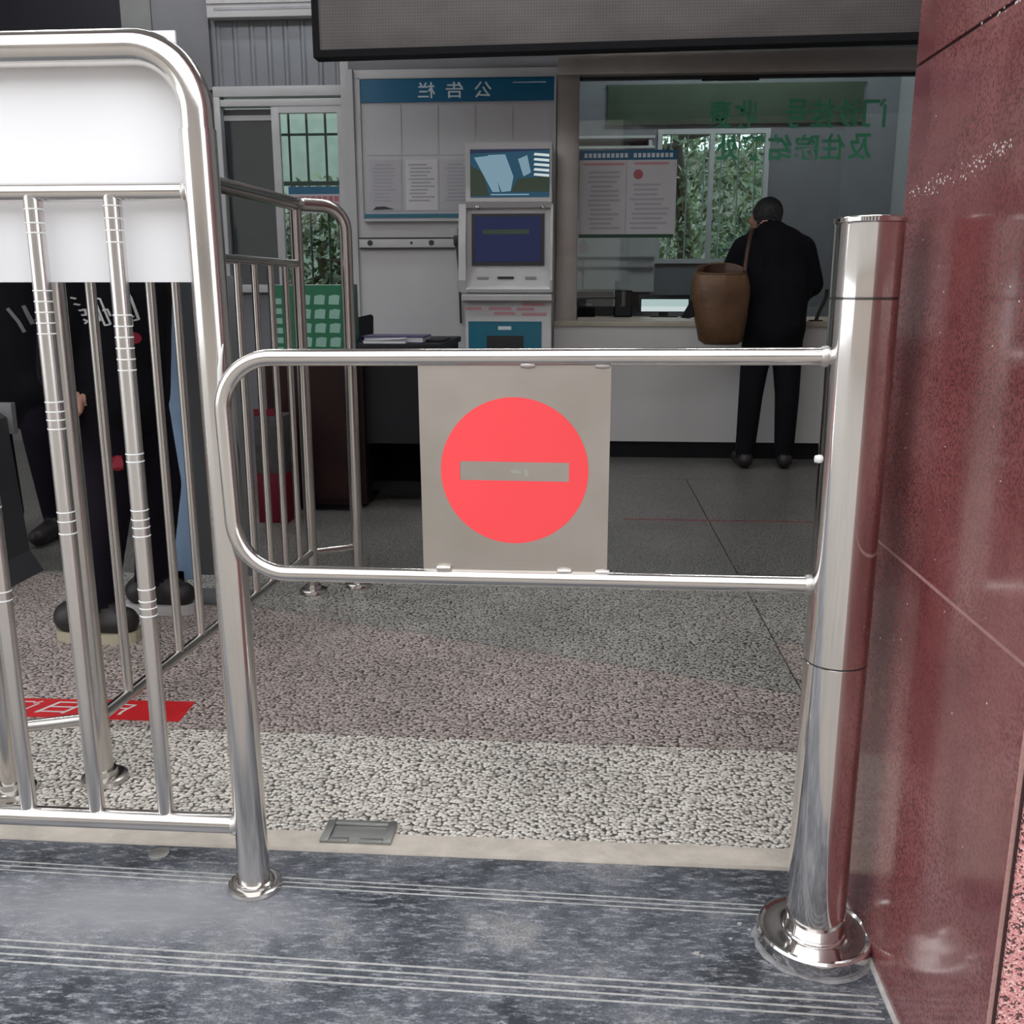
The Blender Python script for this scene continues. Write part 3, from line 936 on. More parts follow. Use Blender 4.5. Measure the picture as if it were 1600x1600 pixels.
# ---- counter under the ticket window
cnt = thing('ticket_counter', 'long white ticket counter with stone top and black kickboard', 'counter', (1.1, 6.1, 0))
box('front_panel', (-0.165, 5.87, 0.1), (2.595, 5.905, 0.785), 'counter_front', cnt)
box('kickboard', (-0.165, 5.885, 0.0), (2.595, 5.905, 0.1), 'blackmat', cnt)
box('end_panel', (-0.165, 5.905, 0.0), (-0.15, 5.918, 0.785), 'counter_front', cnt)
box('worktop', (-0.165, 5.855, 0.785), (2.595, 5.92, 0.818), 'counter_top', cnt, 0.004)
box('worktop_office', (-0.03, 6.085, 0.78), (2.595, 6.9, 0.818), 'counter_top', cnt, 0.004)
box('worktop_bridge', (-0.03, 5.92, 0.785), (2.595, 6.085, 0.818), 'counter_top', cnt)
box('back_panel', (-0.03, 6.6, 0.0), (2.595, 6.63, 0.78), 'counter_front', cnt)

# ---- bulletin board
bb = thing('bulletin_board', 'white bulletin board with blue header and clear page pockets', 'board', (-0.74, YP, 1.41))
box('backing', (-1.305, 5.925, 1.405), (-0.168, YP, 2.185), 'board_face', bb)
hd = box('header', (-1.303, 5.918, 2.052), (-0.170, 5.925, 2.178), 'teal', bb)
for c_, xa in (('栏', -0.962), ('告', -0.80), ('公', -0.635)):
    v, f = text_vf(c_, xa, xa + 0.1, 2.072, 2.158, 5.9165, 0.0014, bold=0.012)
    mesh_obj('header_character', v, f, 'print_white', hd)
box('header_line', (-0.415, 5.9168, 2.148), (-0.225, 5.918, 2.153), 'print_white', hd)
box('footer', (-1.293, 5.918, 1.413), (-0.25, 5.925, 1.435), 'teal2', bb)
box('bottom_ledge', (-1.3, 5.9, 1.392), (-0.25, 5.925, 1.405), 'frame_alu', bb)
for (lo, hi) in (((-1.312, 5.914, 1.405), (-1.3, 5.925, 2.185)), ((-0.178, 5.914, 1.405), (-0.166, 5.925, 2.185)), ((-1.312, 5.914, 2.18), (-0.166, 5.925, 2.19))):
    box('frame', lo, hi, 'frame_alu', bb)
for k in range(5):
    x0 = -1.275 + k * 0.2165
    for z0, z1 in ((1.765, 2.035), (1.452, 1.745)):
        pk = box('page_pocket', (x0 + 0.006, 5.9215, z0), (x0 + 0.21, 5.9245, z1), 'board_face', bb)
def ink_lines(parent, x0, x1, z0, z1, y, n, mat, name='text_line', seed=0, h=0.45):
    rnd = random.Random(seed)
    V, F = [], []
    st = (z1 - z0) / n
    for k in range(n):
        zz = z1 - (k + 0.5) * st
        xa = x0 + rnd.uniform(0, 0.12) * (x1 - x0)
        xb = x1 - rnd.uniform(0, 0.35) * (x1 - x0)
        hh = st * h * 0.5
        v, f = box_vf((xa, y - 0.0006, zz - hh), (xb, y, zz + hh))
        V, F = join((V, F), (v, f))
    o = mesh_obj(name, V, F, mat, parent)
    o['kind'] = 'stuff'
    return o
for k in range(3):
    x0 = -1.275 + k * 0.2165
    pg = box('notice_page', (x0 + 0.014, 5.919, 1.456), (x0 + 0.202, 5.921, 1.738), 'paper_grey' if k != 1 else 'paper')
    tag(pg, ['pale notice page in the lowest left pocket of the bulletin board', 'printed notice page second from left on the bulletin board', 'notice page beside the kiosk screen on the bulletin board'][k], 'paper')
    ink_lines(pg, x0 + 0.03, x0 + 0.185, 1.50, 1.72, 5.919, 11, 'ink', seed=k)
    if k == 0:
        prism('dark_photo', [(x0 + 0.03, 1.458), (x0 + 0.16, 1.462), (x0 + 0.1, 1.478), (x0 + 0.05, 1.476)], 'Y', 5.9182, 5.919, 'black', pg)

# ---- socket rail under the board
sr = box('socket_rail', (-1.335, 5.925, 1.243), (-0.76, YP, 1.293), 'panel_white', None, 0.002)
tag(sr, 'white perforated wall rail under the bulletin board', 'rail')
for z in (1.298, 1.238):
    box('rail_edge', (-1.335, 5.922, z - 0.003), (-0.76, YP, z + 0.003), 'black', sr)
for x, r in ((-1.27, 0.016), (-0.9, 0.016), (-1.02, 0.008)):
    lathe('slot', [(r, 0.0), (r, 0.003), (0.0, 0.003)], (x, 5.9225, 1.27), 'black', sr, 14, 'Y')
pl = thing('wall_plug', 'black plug and cable at the end of the white wall rail', 'plug', (-0.745, 5.925, 1.2))
box('plug_body', (-0.765, 5.90, 1.255), (-0.728, YP, 1.31), 'black', pl, 0.004)
tube('cable', [(-0.745, 5.91, 1.26), (-0.742, 5.905, 1.2), (-0.735, 5.92, 1.1), (-0.73, 5.93, 0.8)], 0.006, 'black', pl, 8)
box('socket_plate', (-0.79, 5.935, 1.28), (-0.745, YP, 1.36), 'panel_white', pl, 0.003)

# ---- self-service kiosk
kx0, kx1 = -0.662, -0.180
ki = thing('ticket_kiosk', 'white self-service kiosk with two screens in front of the bulletin board', 'kiosk', (-0.42, 5.7, 0))
prism('cabinet', [(5.6, 0.0), (5.6, 0.93), (5.87, 0.93), (5.87, 0.0)], 'X', kx0, kx1 + 0.005, 'kiosk', ki)
prism('console', [(5.575, 0.975), (5.545, 0.985), (5.535, 1.0), (5.60, 1.115), (5.612, 1.44), (5.87, 1.44), (5.87, 0.975)], 'X', kx0 + 0.012, kx1, 'kiosk', ki)
prism('ledge', [(5.53, 0.94), (5.525, 0.965), (5.56, 0.975), (5.87, 0.975), (5.87, 0.93), (5.6, 0.93)], 'X', kx0 - 0.012, kx1 + 0.01, 'kiosk', ki)
for xa, xb in ((kx0 - 0.028, kx0 + 0.012), (kx1, kx1 + 0.012)):
    prism('side_cheek', [(5.545, 0.985), (5.52, 1.05), (5.53, 1.25), (5.575, 1.46), (5.87, 1.46), (5.87, 0.985)], 'X', xa, xb, 'kiosk', ki)
hb = prism('head_box', [(5.575, 1.44), (5.552, 1.47), (5.552, 1.775), (5.565, 1.785), (5.87, 1.785), (5.87, 1.44)], 'X', kx0 + 0.012, kx1 + 0.004, 'kiosk', ki)
s1_ = box('upper_screen', (-0.622, 5.548, 1.493), (-0.188, 5.552, 1.742), 'scr_teal', ki)
def pic(poly, mat, d=0.0006):
    prism('screen_picture', poly, 'Y', 5.548 - d, 5.548, mat, s1_)
pic([(-0.622, 1.72), (-0.188, 1.735), (-0.188, 1.742), (-0.622, 1.742)], 'scr_dark')
pic([(-0.60, 1.70), (-0.50, 1.71), (-0.46, 1.52), (-0.50, 1.52)], 'scr_lite', 0.0008)
pic([(-0.525, 1.712), (-0.43, 1.715), (-0.385, 1.60), (-0.40, 1.525), (-0.45, 1.52)], 'scr_lite', 0.001)
pic([(-0.622, 1.5), (-0.52, 1.5), (-0.55, 1.62), (-0.622, 1.66)], 'scr_olive', 0.0005)
pic([(-0.40, 1.52), (-0.19, 1.52), (-0.19, 1.6), (-0.36, 1.59)], 'scr_olive', 0.0007)
pic([(-0.36, 1.69), (-0.31, 1.71), (-0.29, 1.62), (-0.33, 1.6)], 'scr_lite', 0.0009)
for k in range(5):
    z = 1.605 + k * 0.026
    pic([(-0.275, z), (-0.19, z - 0.008), (-0.19, z + 0.006), (-0.27, z + 0.012)], 'scr_white', 0.0011)
pic([(-0.51, 1.503), (-0.30, 1.503), (-0.30, 1.51), (-0.51, 1.51)], 'scr_lite', 0.0011)
for x in (-0.585, -0.225):
    lathe('round_speaker', [(0.0, -0.012), (0.014, -0.009), (0.02, 0.0), (0.02, 0.03)], (x, 5.578, 1.452), 'chrome', ki, 16, 'Y')
# lower screen follows the console slope
def con(x, z):
    t = (z - 1.115) / (1.44 - 1.115)
    return 5.60 + 0.012 * t
def slope_panel(name, x0, x1, z0, z1, mat, parent, proud):
    V = []
    for dy in (proud, -0.001):
        V += [(x0, con(x0, z0) - dy, z0), (x1, con(x1, z0) - dy, z0), (x1, con(x1, z1) - dy, z1), (x0, con(x0, z1) - dy, z1)]
    return mesh_obj(name, V, [[0, 1, 2, 3], [4, 5, 6, 7], [0, 1, 5, 4], [1, 2, 6, 5], [2, 3, 7, 6], [3, 0, 4, 7]], mat, parent)
s2b = slope_panel('lower_screen_bezel', -0.622, -0.216, 1.13, 1.41, 'black', ki, 0.012)
slope_panel('lower_screen', -0.605, -0.235, 1.15, 1.395, 'scr_blue', s2b, 0.014)
slope_panel('screen_band', -0.56, -0.3, 1.30, 1.325, 'scr_olive', s2b, 0.0147)
for x, w, m in ((-0.56, 0.03, 'ink'), (-0.43, 0.045, 'black'), (-0.29, 0.03, 'ink')):
    box('card_slot', (x - w, 5.558, 1.058), (x + w, 5.582, 1.07), m, ki)
tp = box('teal_panel', (-0.645, 5.594, 0.45), (-0.228, 5.6, 0.822), 'teal2', ki)
box('panel_slot', (-0.54, 5.59, 0.66), (-0.33, 5.594, 0.742), 'black', tp)
box('panel_mark', (-0.475, 5.592, 0.775), (-0.4, 5.594, 0.795), 'print_white', tp)
for k, (xa, xb, z) in enumerate(((-0.66, -0.57, 0.893), (-0.53, -0.4, 0.893), (-0.34, -0.21, 0.915), (-0.37, -0.27, 0.89), (-0.5, -0.38, 0.866), (-0.34, -0.2, 0.862))):
    box('red_notice_mark', (xa, 5.5985, z - 0.008), (xb, 5.6, z + 0.009), 'ink_pink', ki)
box('service_door', (-0.64, 5.595, 0.05), (-0.23, 5.6, 0.42), 'kiosk', ki, 0.002)

# ---- poster on the ticket glass
po = thing('price_poster', 'white two-column poster with blue header stuck on the ticket glass', 'poster', (0.256, YG, 1.3))
box('sheet', (-0.028, YG - 0.006, 1.305), (0.538, YG - 0.001, 1.785), 'paper', po)
ph = box('header', (-0.028, YG - 0.0075, 1.735), (0.54, YG - 0.006, 1.79), 'teal', po)
V, F = [], []
for k in range(20):
    if k == 10: continue
    x = 0.0 + k * 0.026
    V, F = join((V, F), box_vf((x, YG - 0.0082, 1.748), (x + 0.018, YG - 0.0075, 1.772)))
o = mesh_obj('header_text', V, F, 'print_white', ph)
o['kind'] = 'stuff'
box('footer', (-0.028, YG - 0.0075, 1.298), (0.53, YG - 0.006, 1.318), 'green_edge', po)
box('column_fold', (0.245, YG - 0.0068, 1.32), (0.249, YG - 0.006, 1.73), 'ink', po)
box('red_heading', (-0.005, YG - 0.0068, 1.705), (0.235, YG - 0.006, 1.72), 'ink_pink', po)
box('red_heading', (0.29, YG - 0.0068, 1.708), (0.49, YG - 0.006, 1.722), 'ink_pink', po)
lathe('round_emblem', [(0.0, -0.001), (0.028, -0.001), (0.028, 0.0)], (0.315, YG - 0.006, 1.655), 'ink_red', po, 20, 'Y')
ink_lines(po, 0.02, 0.22, 1.34, 1.68, YG - 0.006, 13, 'paper_grey', seed=4, h=0.5)
ink_lines(po, 0.27, 0.51, 1.34, 1.61, YG - 0.006, 10, 'paper_grey', seed=5, h=0.5)

# ---- green notice hung inside the office, furniture behind the glass
gb = thing('green_banner', 'dark green banner high on the rear wall of the ticket office', 'banner', (1.25, 8.77, 2.34))
box('banner_cloth', (0.19, 8.77, 2.36), (2.3, 8.785, 2.67), 'green_band', gb)
for z in (2.36, 2.67):
    tube('banner_rod', [(0.17, 8.778, z), (2.32, 8.778, z)], 0.008, 'bars', gb, 8)
mo = thing('monitor', 'computer monitor showing a bright white screen behind the ticket glass', 'monitor', (0.53, 6.7, 0.798))
box('bezel', (0.375, 6.70, 0.83), (0.72, 6.735, 0.945), 'black', mo, 0.004)
box('screen', (0.397, 6.6985, 0.835), (0.71, 6.70, 0.915), 'scr_white', mo)
box('stand', (0.52, 6.73, 0.798), (0.58, 6.76, 0.85), 'black', mo)
box('foot', (0.46, 6.68, 0.798), (0.64, 6.80, 0.806), 'black', mo, 0.002)
tw = thing('computer_tower', 'upright black computer case beside the monitor behind the glass', 'computer', (0.28, 6.72, 0.798))
box('case', (0.217, 6.68, 0.798), (0.335, 6.88, 0.972), 'blackmat', tw, 0.006)
box('front_panel', (0.224, 6.674, 0.806), (0.328, 6.68, 0.965), 'black', tw)
pr_ = thing('receipt_printer', 'small black receipt printer at the left end of the office counter', 'printer', (0.03, 6.72, 0.798))
prism('body', [(6.68, 0.798), (6.68, 0.862), (6.72, 0.892), (6.86, 0.892), (6.86, 0.798)], 'X', -0.03, 0.088, 'blackmat', pr_)
box('paper_slot', (-0.01, 6.70, 0.874), (0.07, 6.704, 0.884), 'ink', pr_)
for t_ in (mo, tw, pr_):
    t_.location.z += 0.0205
ca = thing('filing_cabinet', 'pale wall cabinet with sliding doors at the back of the office', 'cabinet', (0.3, 8.6, 0.9))
box('body', (-0.6, 8.45, 0.98), (0.6, 8.79, 1.55), 'panel_white', ca)
for x in (-0.2, 0.2):
    box('door', (x - 0.19, 8.44, 1.0), (x + 0.19, 8.45, 1.53), 'white_wall', ca)
for z in (1.18, 1.26):
    box('rail', (-0.6, 8.43, z), (0.6, 8.445, z + 0.012), 'ink', ca)
sh = thing('wall_shelf', 'white wall shelf with two boards high in the office corner', 'shelf', (0.2, 8.7, 2.1))
for z in (2.14, 2.22):
    box('board', (-0.1, 8.55, z), (0.58, 8.79, z + 0.02), 'panel_white', sh)
box('bracket', (-0.08, 8.56, 2.16), (-0.05, 8.79, 2.22), 'panel_white', sh)
box('bracket', (0.53, 8.56, 2.16), (0.56, 8.79, 2.22), 'panel_white', sh)
st = thing('curved_stand', 'thin black curved stand on the counter right of the person in black', 'stand', (1.40, 5.9, 0.818))
tube('stem', fillet([(1.365, 5.885, 0.82), (1.385, 5.885, 0.88), (1.415, 5.885, 0.95), (1.418, 5.885, 1.0)], [0.05, 0.05], 6), [0.012] * 16 if False else 0.011, 'black', st, 10)
box('foot', (1.33, 5.86, 0.818), (1.40, 5.915, 0.826), 'black', st, 0.002)

# ---- desk, chair, binder, papers, green sign
dk = thing('reception_desk', 'dark maroon reception desk standing behind the queue railing', 'desk', (-1.0, 4.6, 0))
box('desk_top', (-1.02, 4.35, 0.735), (-0.628, 5.1, 0.762), 'charcoal', dk, 0.003)
box('pedestal', (-1.02, 4.37, 0.02), (-0.99, 5.08, 0.735), 'maroon', dk)
box('front_panel', (-0.99, 4.42, 0.3), (-0.70, 4.44, 0.735), 'charcoal', dk)
box('side_panel', (-0.70, 4.37, 0.0), (-0.64, 5.08, 0.735), 'maroon', dk)
box('footrest', (-0.99, 4.5, 0.06), (-0.70, 4.54, 0.1), 'blackmat', dk)
box('lower_back_panel', (-0.99, 4.95, 0.0), (-0.70, 4.97, 0.3), 'blackmat', dk)
lec = thing('maroon_cabinet', 'dark maroon cabinet carrying the green sign beside the desk', 'cabinet', (-1.2, 4.6, 0))
box('body', (-1.42, 4.3, 0.03), (-1.03, 4.9, 0.70), 'maroon', lec, 0.004)
box('plinth', (-1.40, 4.33, 0.0), (-1.05, 4.88, 0.03), 'blackmat', lec)
box('door', (-1.405, 4.288, 0.06), (-1.23, 4.3, 0.68), 'maroon', lec)
box('door', (-1.22, 4.288, 0.06), (-1.045, 4.3, 0.68), 'maroon', lec)
gs = thing('green_sign', 'green sign box with pale lettering standing on the maroon cabinet', 'sign', (-1.2, 4.4, 0.70))
box('box_body', (-1.395, 4.35, 0.70), (-1.035, 4.42, 1.018), 'green_sign', gs)
box('box_edge', (-1.035, 4.345, 0.70), (-1.012, 4.42, 1.022), 'green_edge', gs)
rg = random.Random(3)
for r_ in range(4):
    for c_ in range(3):
        cx, cz_ = -1.235 + c_ * 0.066, 0.955 - r_ * 0.062
        prism('sign_glyph', [(cx - 0.026, cz_ - 0.02), (cx + 0.02, cz_ - 0.022), (cx + 0.026, cz_ + 0.018), (cx + 0.004, cz_ + 0.022), (cx - 0.022, cz_ + 0.016)], 'Y', 4.3485, 4.35, 'green_pale', gs)
for r_ in range(6):
    box('sign_dot', (-1.372, 4.3485, 0.72 + r_ * 0.043), (-1.342, 4.35, 0.745 + r_ * 0.043), 'green_pale', gs)
bi = thing('blue_binder', 'navy ring binder lying flat on the desk', 'binder', (-0.9, 4.6, 0.762))
box('lower_cover', (-1.0, 4.42, 0.762), (-0.715, 4.66, 0.765), 'navy', bi)
box('pages', (-0.99, 4.425, 0.765), (-0.72, 4.65, 0.787), 'paper', bi)
box('upper_cover', (-1.0, 4.42, 0.787), (-0.715, 4.66, 0.791), 'navy', bi)
box('spine', (-1.003, 4.42, 0.762), (-1.0, 4.66, 0.791), 'navy', bi)
pa = mesh_obj('loose_papers', *join(box_vf((-0.98, 4.36, 0.7625), (-0.79, 4.415, 0.772)), ([(-0.99, 4.37, 0.773), (-0.80, 4.365, 0.785), (-0.79, 4.41, 0.788), (-0.98, 4.41, 0.776)], [[0, 1, 2, 3]])), 'paper')
tag(pa, 'crumpled white papers in front of the blue binder on the desk', 'papers')
fo = box('dark_folder', (-0.76, 4.5, 0.7625), (-0.64, 4.8, 0.772), 'charcoal', None, 0.002)
tag(fo, 'dark flat folder at the right edge of the desk', 'folder')
ch = thing('office_chair', 'black office chair backrest showing above the desk', 'chair', (-1.1, 5.45, 0))
prism('backrest', [(-1.3, 0.55), (-1.135, 0.55), (-1.128, 0.858), (-1.14, 0.868), (-1.24, 0.845), (-1.3, 0.84)], 'Y', 5.25, 5.29, 'blackmat', ch)
box('seat', (-1.42, 5.28, 0.43), (-1.05, 5.68, 0.5), 'blackmat', ch, 0.02)
tube('column', [(-1.23, 5.47, 0.08), (-1.23, 5.47, 0.43)], 0.025, 'black', ch, 12)
tube('back_stay', [(-1.22, 5.45, 0.45), (-1.22, 5.29, 0.48), (-1.22, 5.285, 0.6)], 0.015, 'black', ch, 10)
for k in range(5):
    a = 2 * math.pi * k / 5 + 0.3
    lg = tube('leg', [(-1.23, 5.47, 0.1), (-1.23 + 0.26 * math.cos(a), 5.47 + 0.26 * math.sin(a), 0.065)], [0.022, 0.014], 'black', ch, 8)
    lathe('caster', [(0.0, -0.015), (0.026, -0.015), (0.026, 0.015), (0.0, 0.015)], (-1.23 + 0.26 * math.cos(a), 5.47 + 0.26 * math.sin(a), 0.0265), 'black', lg, 12, 'X')

# ---- carton behind the queue railing
ct2 = thing('red_carton', 'upright red and grey printed carton behind the queue railing bars', 'carton', (-1.35, 4.1, 0))
box('carton_lower', (-1.40, 4.05, 0.0), (-1.27, 4.2, 0.22), 'carton_red', ct2, 0.003)
box('carton_upper', (-1.40, 4.05, 0.22), (-1.27, 4.2, 0.47), 'carton_grey', ct2, 0.003)
box('carton_flap', (-1.398, 4.052, 0.47), (-1.275, 4.06, 0.5), 'carton_red', ct2)

# ---- free-standing panel with blue edge, machine at far left
sp = thing('display_stand', 'grey standing panel with pale blue edge behind the railing bars', 'stand', (-1.18, 2.93, 0))
box('panel', (-1.25, 2.96, 0.09), (-1.04, 2.985, 1.04), 'stand_grey', sp, 0.003)
box('blue_edge', (-1.345, 2.965, 0.07), (-1.252, 2.985, 1.04), 'stand_blue', sp, 0.006)
box('foot', (-1.33, 2.925, 0.0), (-1.06, 3.06, 0.012), 'stand_grey', sp, 0.003)
for x in (-1.3, -1.11):
    box('foot_stay', (x - 0.012, 2.965, 0.012), (x + 0.012, 2.985, 0.1), 'steel_dim', sp)
ma = thing('grey_machine', 'dark grey floor machine with small light panel at far left', 'machine', (-2.15, 3.0, 0))
prism('housing', [(-2.32, 0.0), (-1.945, 0.0), (-1.99, 0.075), (-2.02, 0.56), (-2.06, 0.59), (-2.32, 0.59)], 'Y', 2.75, 3.27, 'dark_grey', ma)
box('light_panel', (-2.06, 3.272, 0.50), (-2.0, 3.30, 0.61), 'mid_grey', ma, 0.002)
box('side_vent', (-2.016, 2.9, 0.3), (-2.004, 3.1, 0.42), 'blackmat', ma)

# ---- floor markings
fs = mesh_obj('floor_sticker', *join(([(-1.62, 2.165, 0.0003), (-0.944, 2.179, 0.0003), (-0.938, 2.066, 0.0003), (-1.58, 2.068, 0.0003),
      (-1.62, 2.165, 0.0012), (-0.944, 2.179, 0.0012), (-0.965, 2.066, 0.0012), (-1.58, 2.068, 0.0012)],
      [[0, 1, 2, 3], [4, 5, 6, 7], [0, 1, 5, 4], [1, 2, 6, 5], [2, 3, 7, 6], [3, 0, 4, 7]])), 'red_tape')
tag(fs, 'red floor sticker with white characters under the queue railing', 'sticker')
def floor_text(s, x0, x1, y0, y1, shear):
    v, f = text_vf(s, x0, x1, 0, 1, 0, 0.0005)
    V = [(x + shear * (z - 0.5), y0 + z * (y1 - y0), 0.0013 + y) for x, y, z in v]
    mesh_obj('sticker_lettering', V, f, 'tape_white', fs)
floor_text('斤', -1.155, -1.08, 2.09, 2.155, 0.03)
floor_text('日', -1.295, -1.22, 2.09, 2.155, 0.03)
floor_text('门', -1.4, -1.33, 2.09, 2.155, 0.03)
rl = mesh_obj('floor_tape', *box_vf((0.20, 4.222, 0.0002), (1.3, 4.242, 0.0008)), 'red_line')
tag(rl, 'thin worn red tape line across the dim hall floor', 'tape')
# ---- door bolt plate in the threshold, small steel stud on the landing
dp = thing('floor_bolt_plate', 'square worn metal bolt plate set into the threshold strip', 'plate', (-0.4, 1.61, 0.004))
box('plate_body', (-0.468, 1.575, 0.0), (-0.335, 1.648, 0.007), 'iron', dp, 0.001)
for lo, hi in (((-0.468, 1.575, 0.007), (-0.452, 1.648, 0.011)), ((-0.351, 1.575, 0.007), (-0.335, 1.648, 0.011)), ((-0.452, 1.634, 0.007), (-0.351, 1.648, 0.011)), ((-0.452, 1.575, 0.007), (-0.415, 1.588, 0.011)), ((-0.395, 1.575, 0.007), (-0.351, 1.588, 0.011))):
    box('plate_rim', lo, hi, 'iron', dp, 0.0015)
sd = lathe('steel_stud', [(0.0185, 0.0), (0.0185, 0.0012), (0.016, 0.002), (0.0, 0.0022)], (-0.752, 1.527, 0.0), 'iron', None, 24)
tag(sd, 'small round metal stud flush in the landing left of the railing post', 'stud')
# cement crust round the gate base
V, F = [], []
N = 40
for k in range(N):
    a = 2 * math.pi * k / N
    for r, z in ((0.084, 0.0022), (0.0895 + 0.005 * random.random(), 0.0005)):
        x = GX + r * math.cos(a)
        V.append((min(x, 0.4545), GY + r * math.sin(a), z))
for k in range(N):
    a, b = 2 * k, 2 * ((k + 1) % N)
    F.append([a, b, b + 1, a + 1])
cr = mesh_obj('cement_crust', V, F, 'crust', plat)
# paint flecks on the landing
V, F = [], []
for (fx, fy, r0) in ((0.192, 1.322, 0.009), (0.201, 1.316, 0.005), (0.27, 1.40, 0.006), (0.283, 1.385, 0.004), (0.25, 1.36, 0.004), (-0.76, 1.17, 0.003)):
    b0 = len(V)
    for k in range(9):
        a = 2 * math.pi * k / 9
        r = r0 * random.uniform(0.35, 1.1)
        V.append((fx + r * math.cos(a), fy + r * 0.8 * math.sin(a), 0.0012))
    V += [(x, y, 0.0) for x, y, z in V[b0:b0 + 9]]
    F.append([b0 + k for k in range(9)])
    F += [[b0 + k, b0 + (k + 1) % 9, b0 + 9 + (k + 1) % 9, b0 + 9 + k] for k in range(9)]
mesh_obj('paint_fleck', V, F, 'caulk', plat)['kind'] = 'stuff'
# ---- white box above the window (air conditioner) and a notice on the window
ac = thing('air_conditioner', 'white wall air conditioner above the window at top left', 'air conditioner', (-1.96, WB, 2.62))
box('housing', (-2.285, WB - 0.09, 2.595), (-1.3, WB - 0.013, 2.92), 'panel_white', ac, 0.01)
box('outlet_slot', (-2.24, WB - 0.093, 2.635), (-1.35, WB - 0.088, 2.65), 'ink', ac)
box('front_cover', (-2.28, WB - 0.1, 2.67), (-1.31, WB - 0.09, 2.91), 'panel_white', ac, 0.003)
wn_ = thing('window_notice', 'blue and red notice stuck low on the barred window', 'notice', (-1.7, WB - 0.003, 1.5))
box('blue_band', (-1.86, WB - 0.005, 1.585), (-1.535, WB - 0.002, 1.63), 'teal', wn_)
box('notice_sheet', (-1.86, WB - 0.005, 1.47), (-1.535, WB - 0.002, 1.585), 'paper_grey', wn_)
for r_ in range(2):
    for c_ in range(7):
        box('red_glyph', (-1.79 + c_ * 0.037, WB - 0.0065, 1.54 - r_ * 0.045), (-1.762 + c_ * 0.037, WB - 0.005, 1.572 - r_ * 0.045), 'ink_red', wn_)

# ---- lamps of the hall
def lamp(x, y, z, label, along='X', L=1.2):
    t = thing('ceiling_lamp', label, 'lamp', (x, y, z), 'fluorescent battens on the ceiling')
    h = L / 2
    if along == 'X':
        box('housing', (x - h, y - 0.04, z - 0.05), (x + h, y + 0.04, z), 'tube_body', t, 0.004)
        tube('tube', [(x - h + 0.02, y, z - 0.068), (x + h - 0.02, y, z - 0.068)], 0.018, 'tube', t, 10)
    return t
lamp(-2.6, 3.4, 3.8, 'fluorescent batten on the ceiling over the queue railing')
lamp(1.0, 3.4, 3.8, 'fluorescent batten on the ceiling behind the granite pier')
lamp(-2.6, 5.3, 3.8, 'fluorescent batten on the ceiling near the barred window')
lamp(-0.4, 4.2, 3.8, 'fluorescent batten on the ceiling in front of the display panel')
lamp(1.9, 7.2, 3.8, 'added fluorescent batten brightening the office by the right wall')  # second office lamp, out of view, added to brighten the office
lamp(0.8, 7.6, 3.8, 'fluorescent batten on the ceiling of the ticket office')

# ================================================================== PEOPLE
def capsule_vf(a, b, ra, rb, n=14, m=6, sx=1.0, sy=1.0):
    """tapered capsule; sx, sy squash the round section in world x and y about its axis"""
    a, b = Vector(a), Vector(b)
    d = (b - a)
    L = d.length
    t = d.normalized() if L > 1e-6 else Vector((0, 0, 1))
    pts, rr = [], []
    for k in range(m + 1):
        q = math.pi / 2 * k / m
        pts.append(a - t * ra * math.cos(q)); rr.append(max(ra * math.sin(q), 1e-4))
    for k in range(m, -1, -1):
        q = math.pi / 2 * k / m
        pts.append(b + t * rb * math.cos(q)); rr.append(max(rb * math.sin(q), 1e-4))
    V, F = [], []
    u = t.orthogonal().normalized()
    w = t.cross(u)
    for p, r in zip(pts, rr):
        for k in range(n):
            an = 2 * math.pi * k / n
            o = (u * math.cos(an) + w * math.sin(an)) * r
            V.append(p + Vector((o.x * sx, o.y * sy, o.z)))
    for i in range(len(pts) - 1):
        for k in range(n):
            F.append([i * n + k, i * n + (k + 1) % n, (i + 1) * n + (k + 1) % n, (i + 1) * n + k])
    F.append(list(range(n))[::-1])
    F.append([(len(pts) - 1) * n + k for k in range(n)])
    return V, F

def seg_dist(p, a, b):
    d = b - a
    l2 = d.length_squared
    t = 0 if l2 < 1e-9 else max(0, min(1, (p - a).dot(d) / l2))
    return (p - a - d * t).length, t

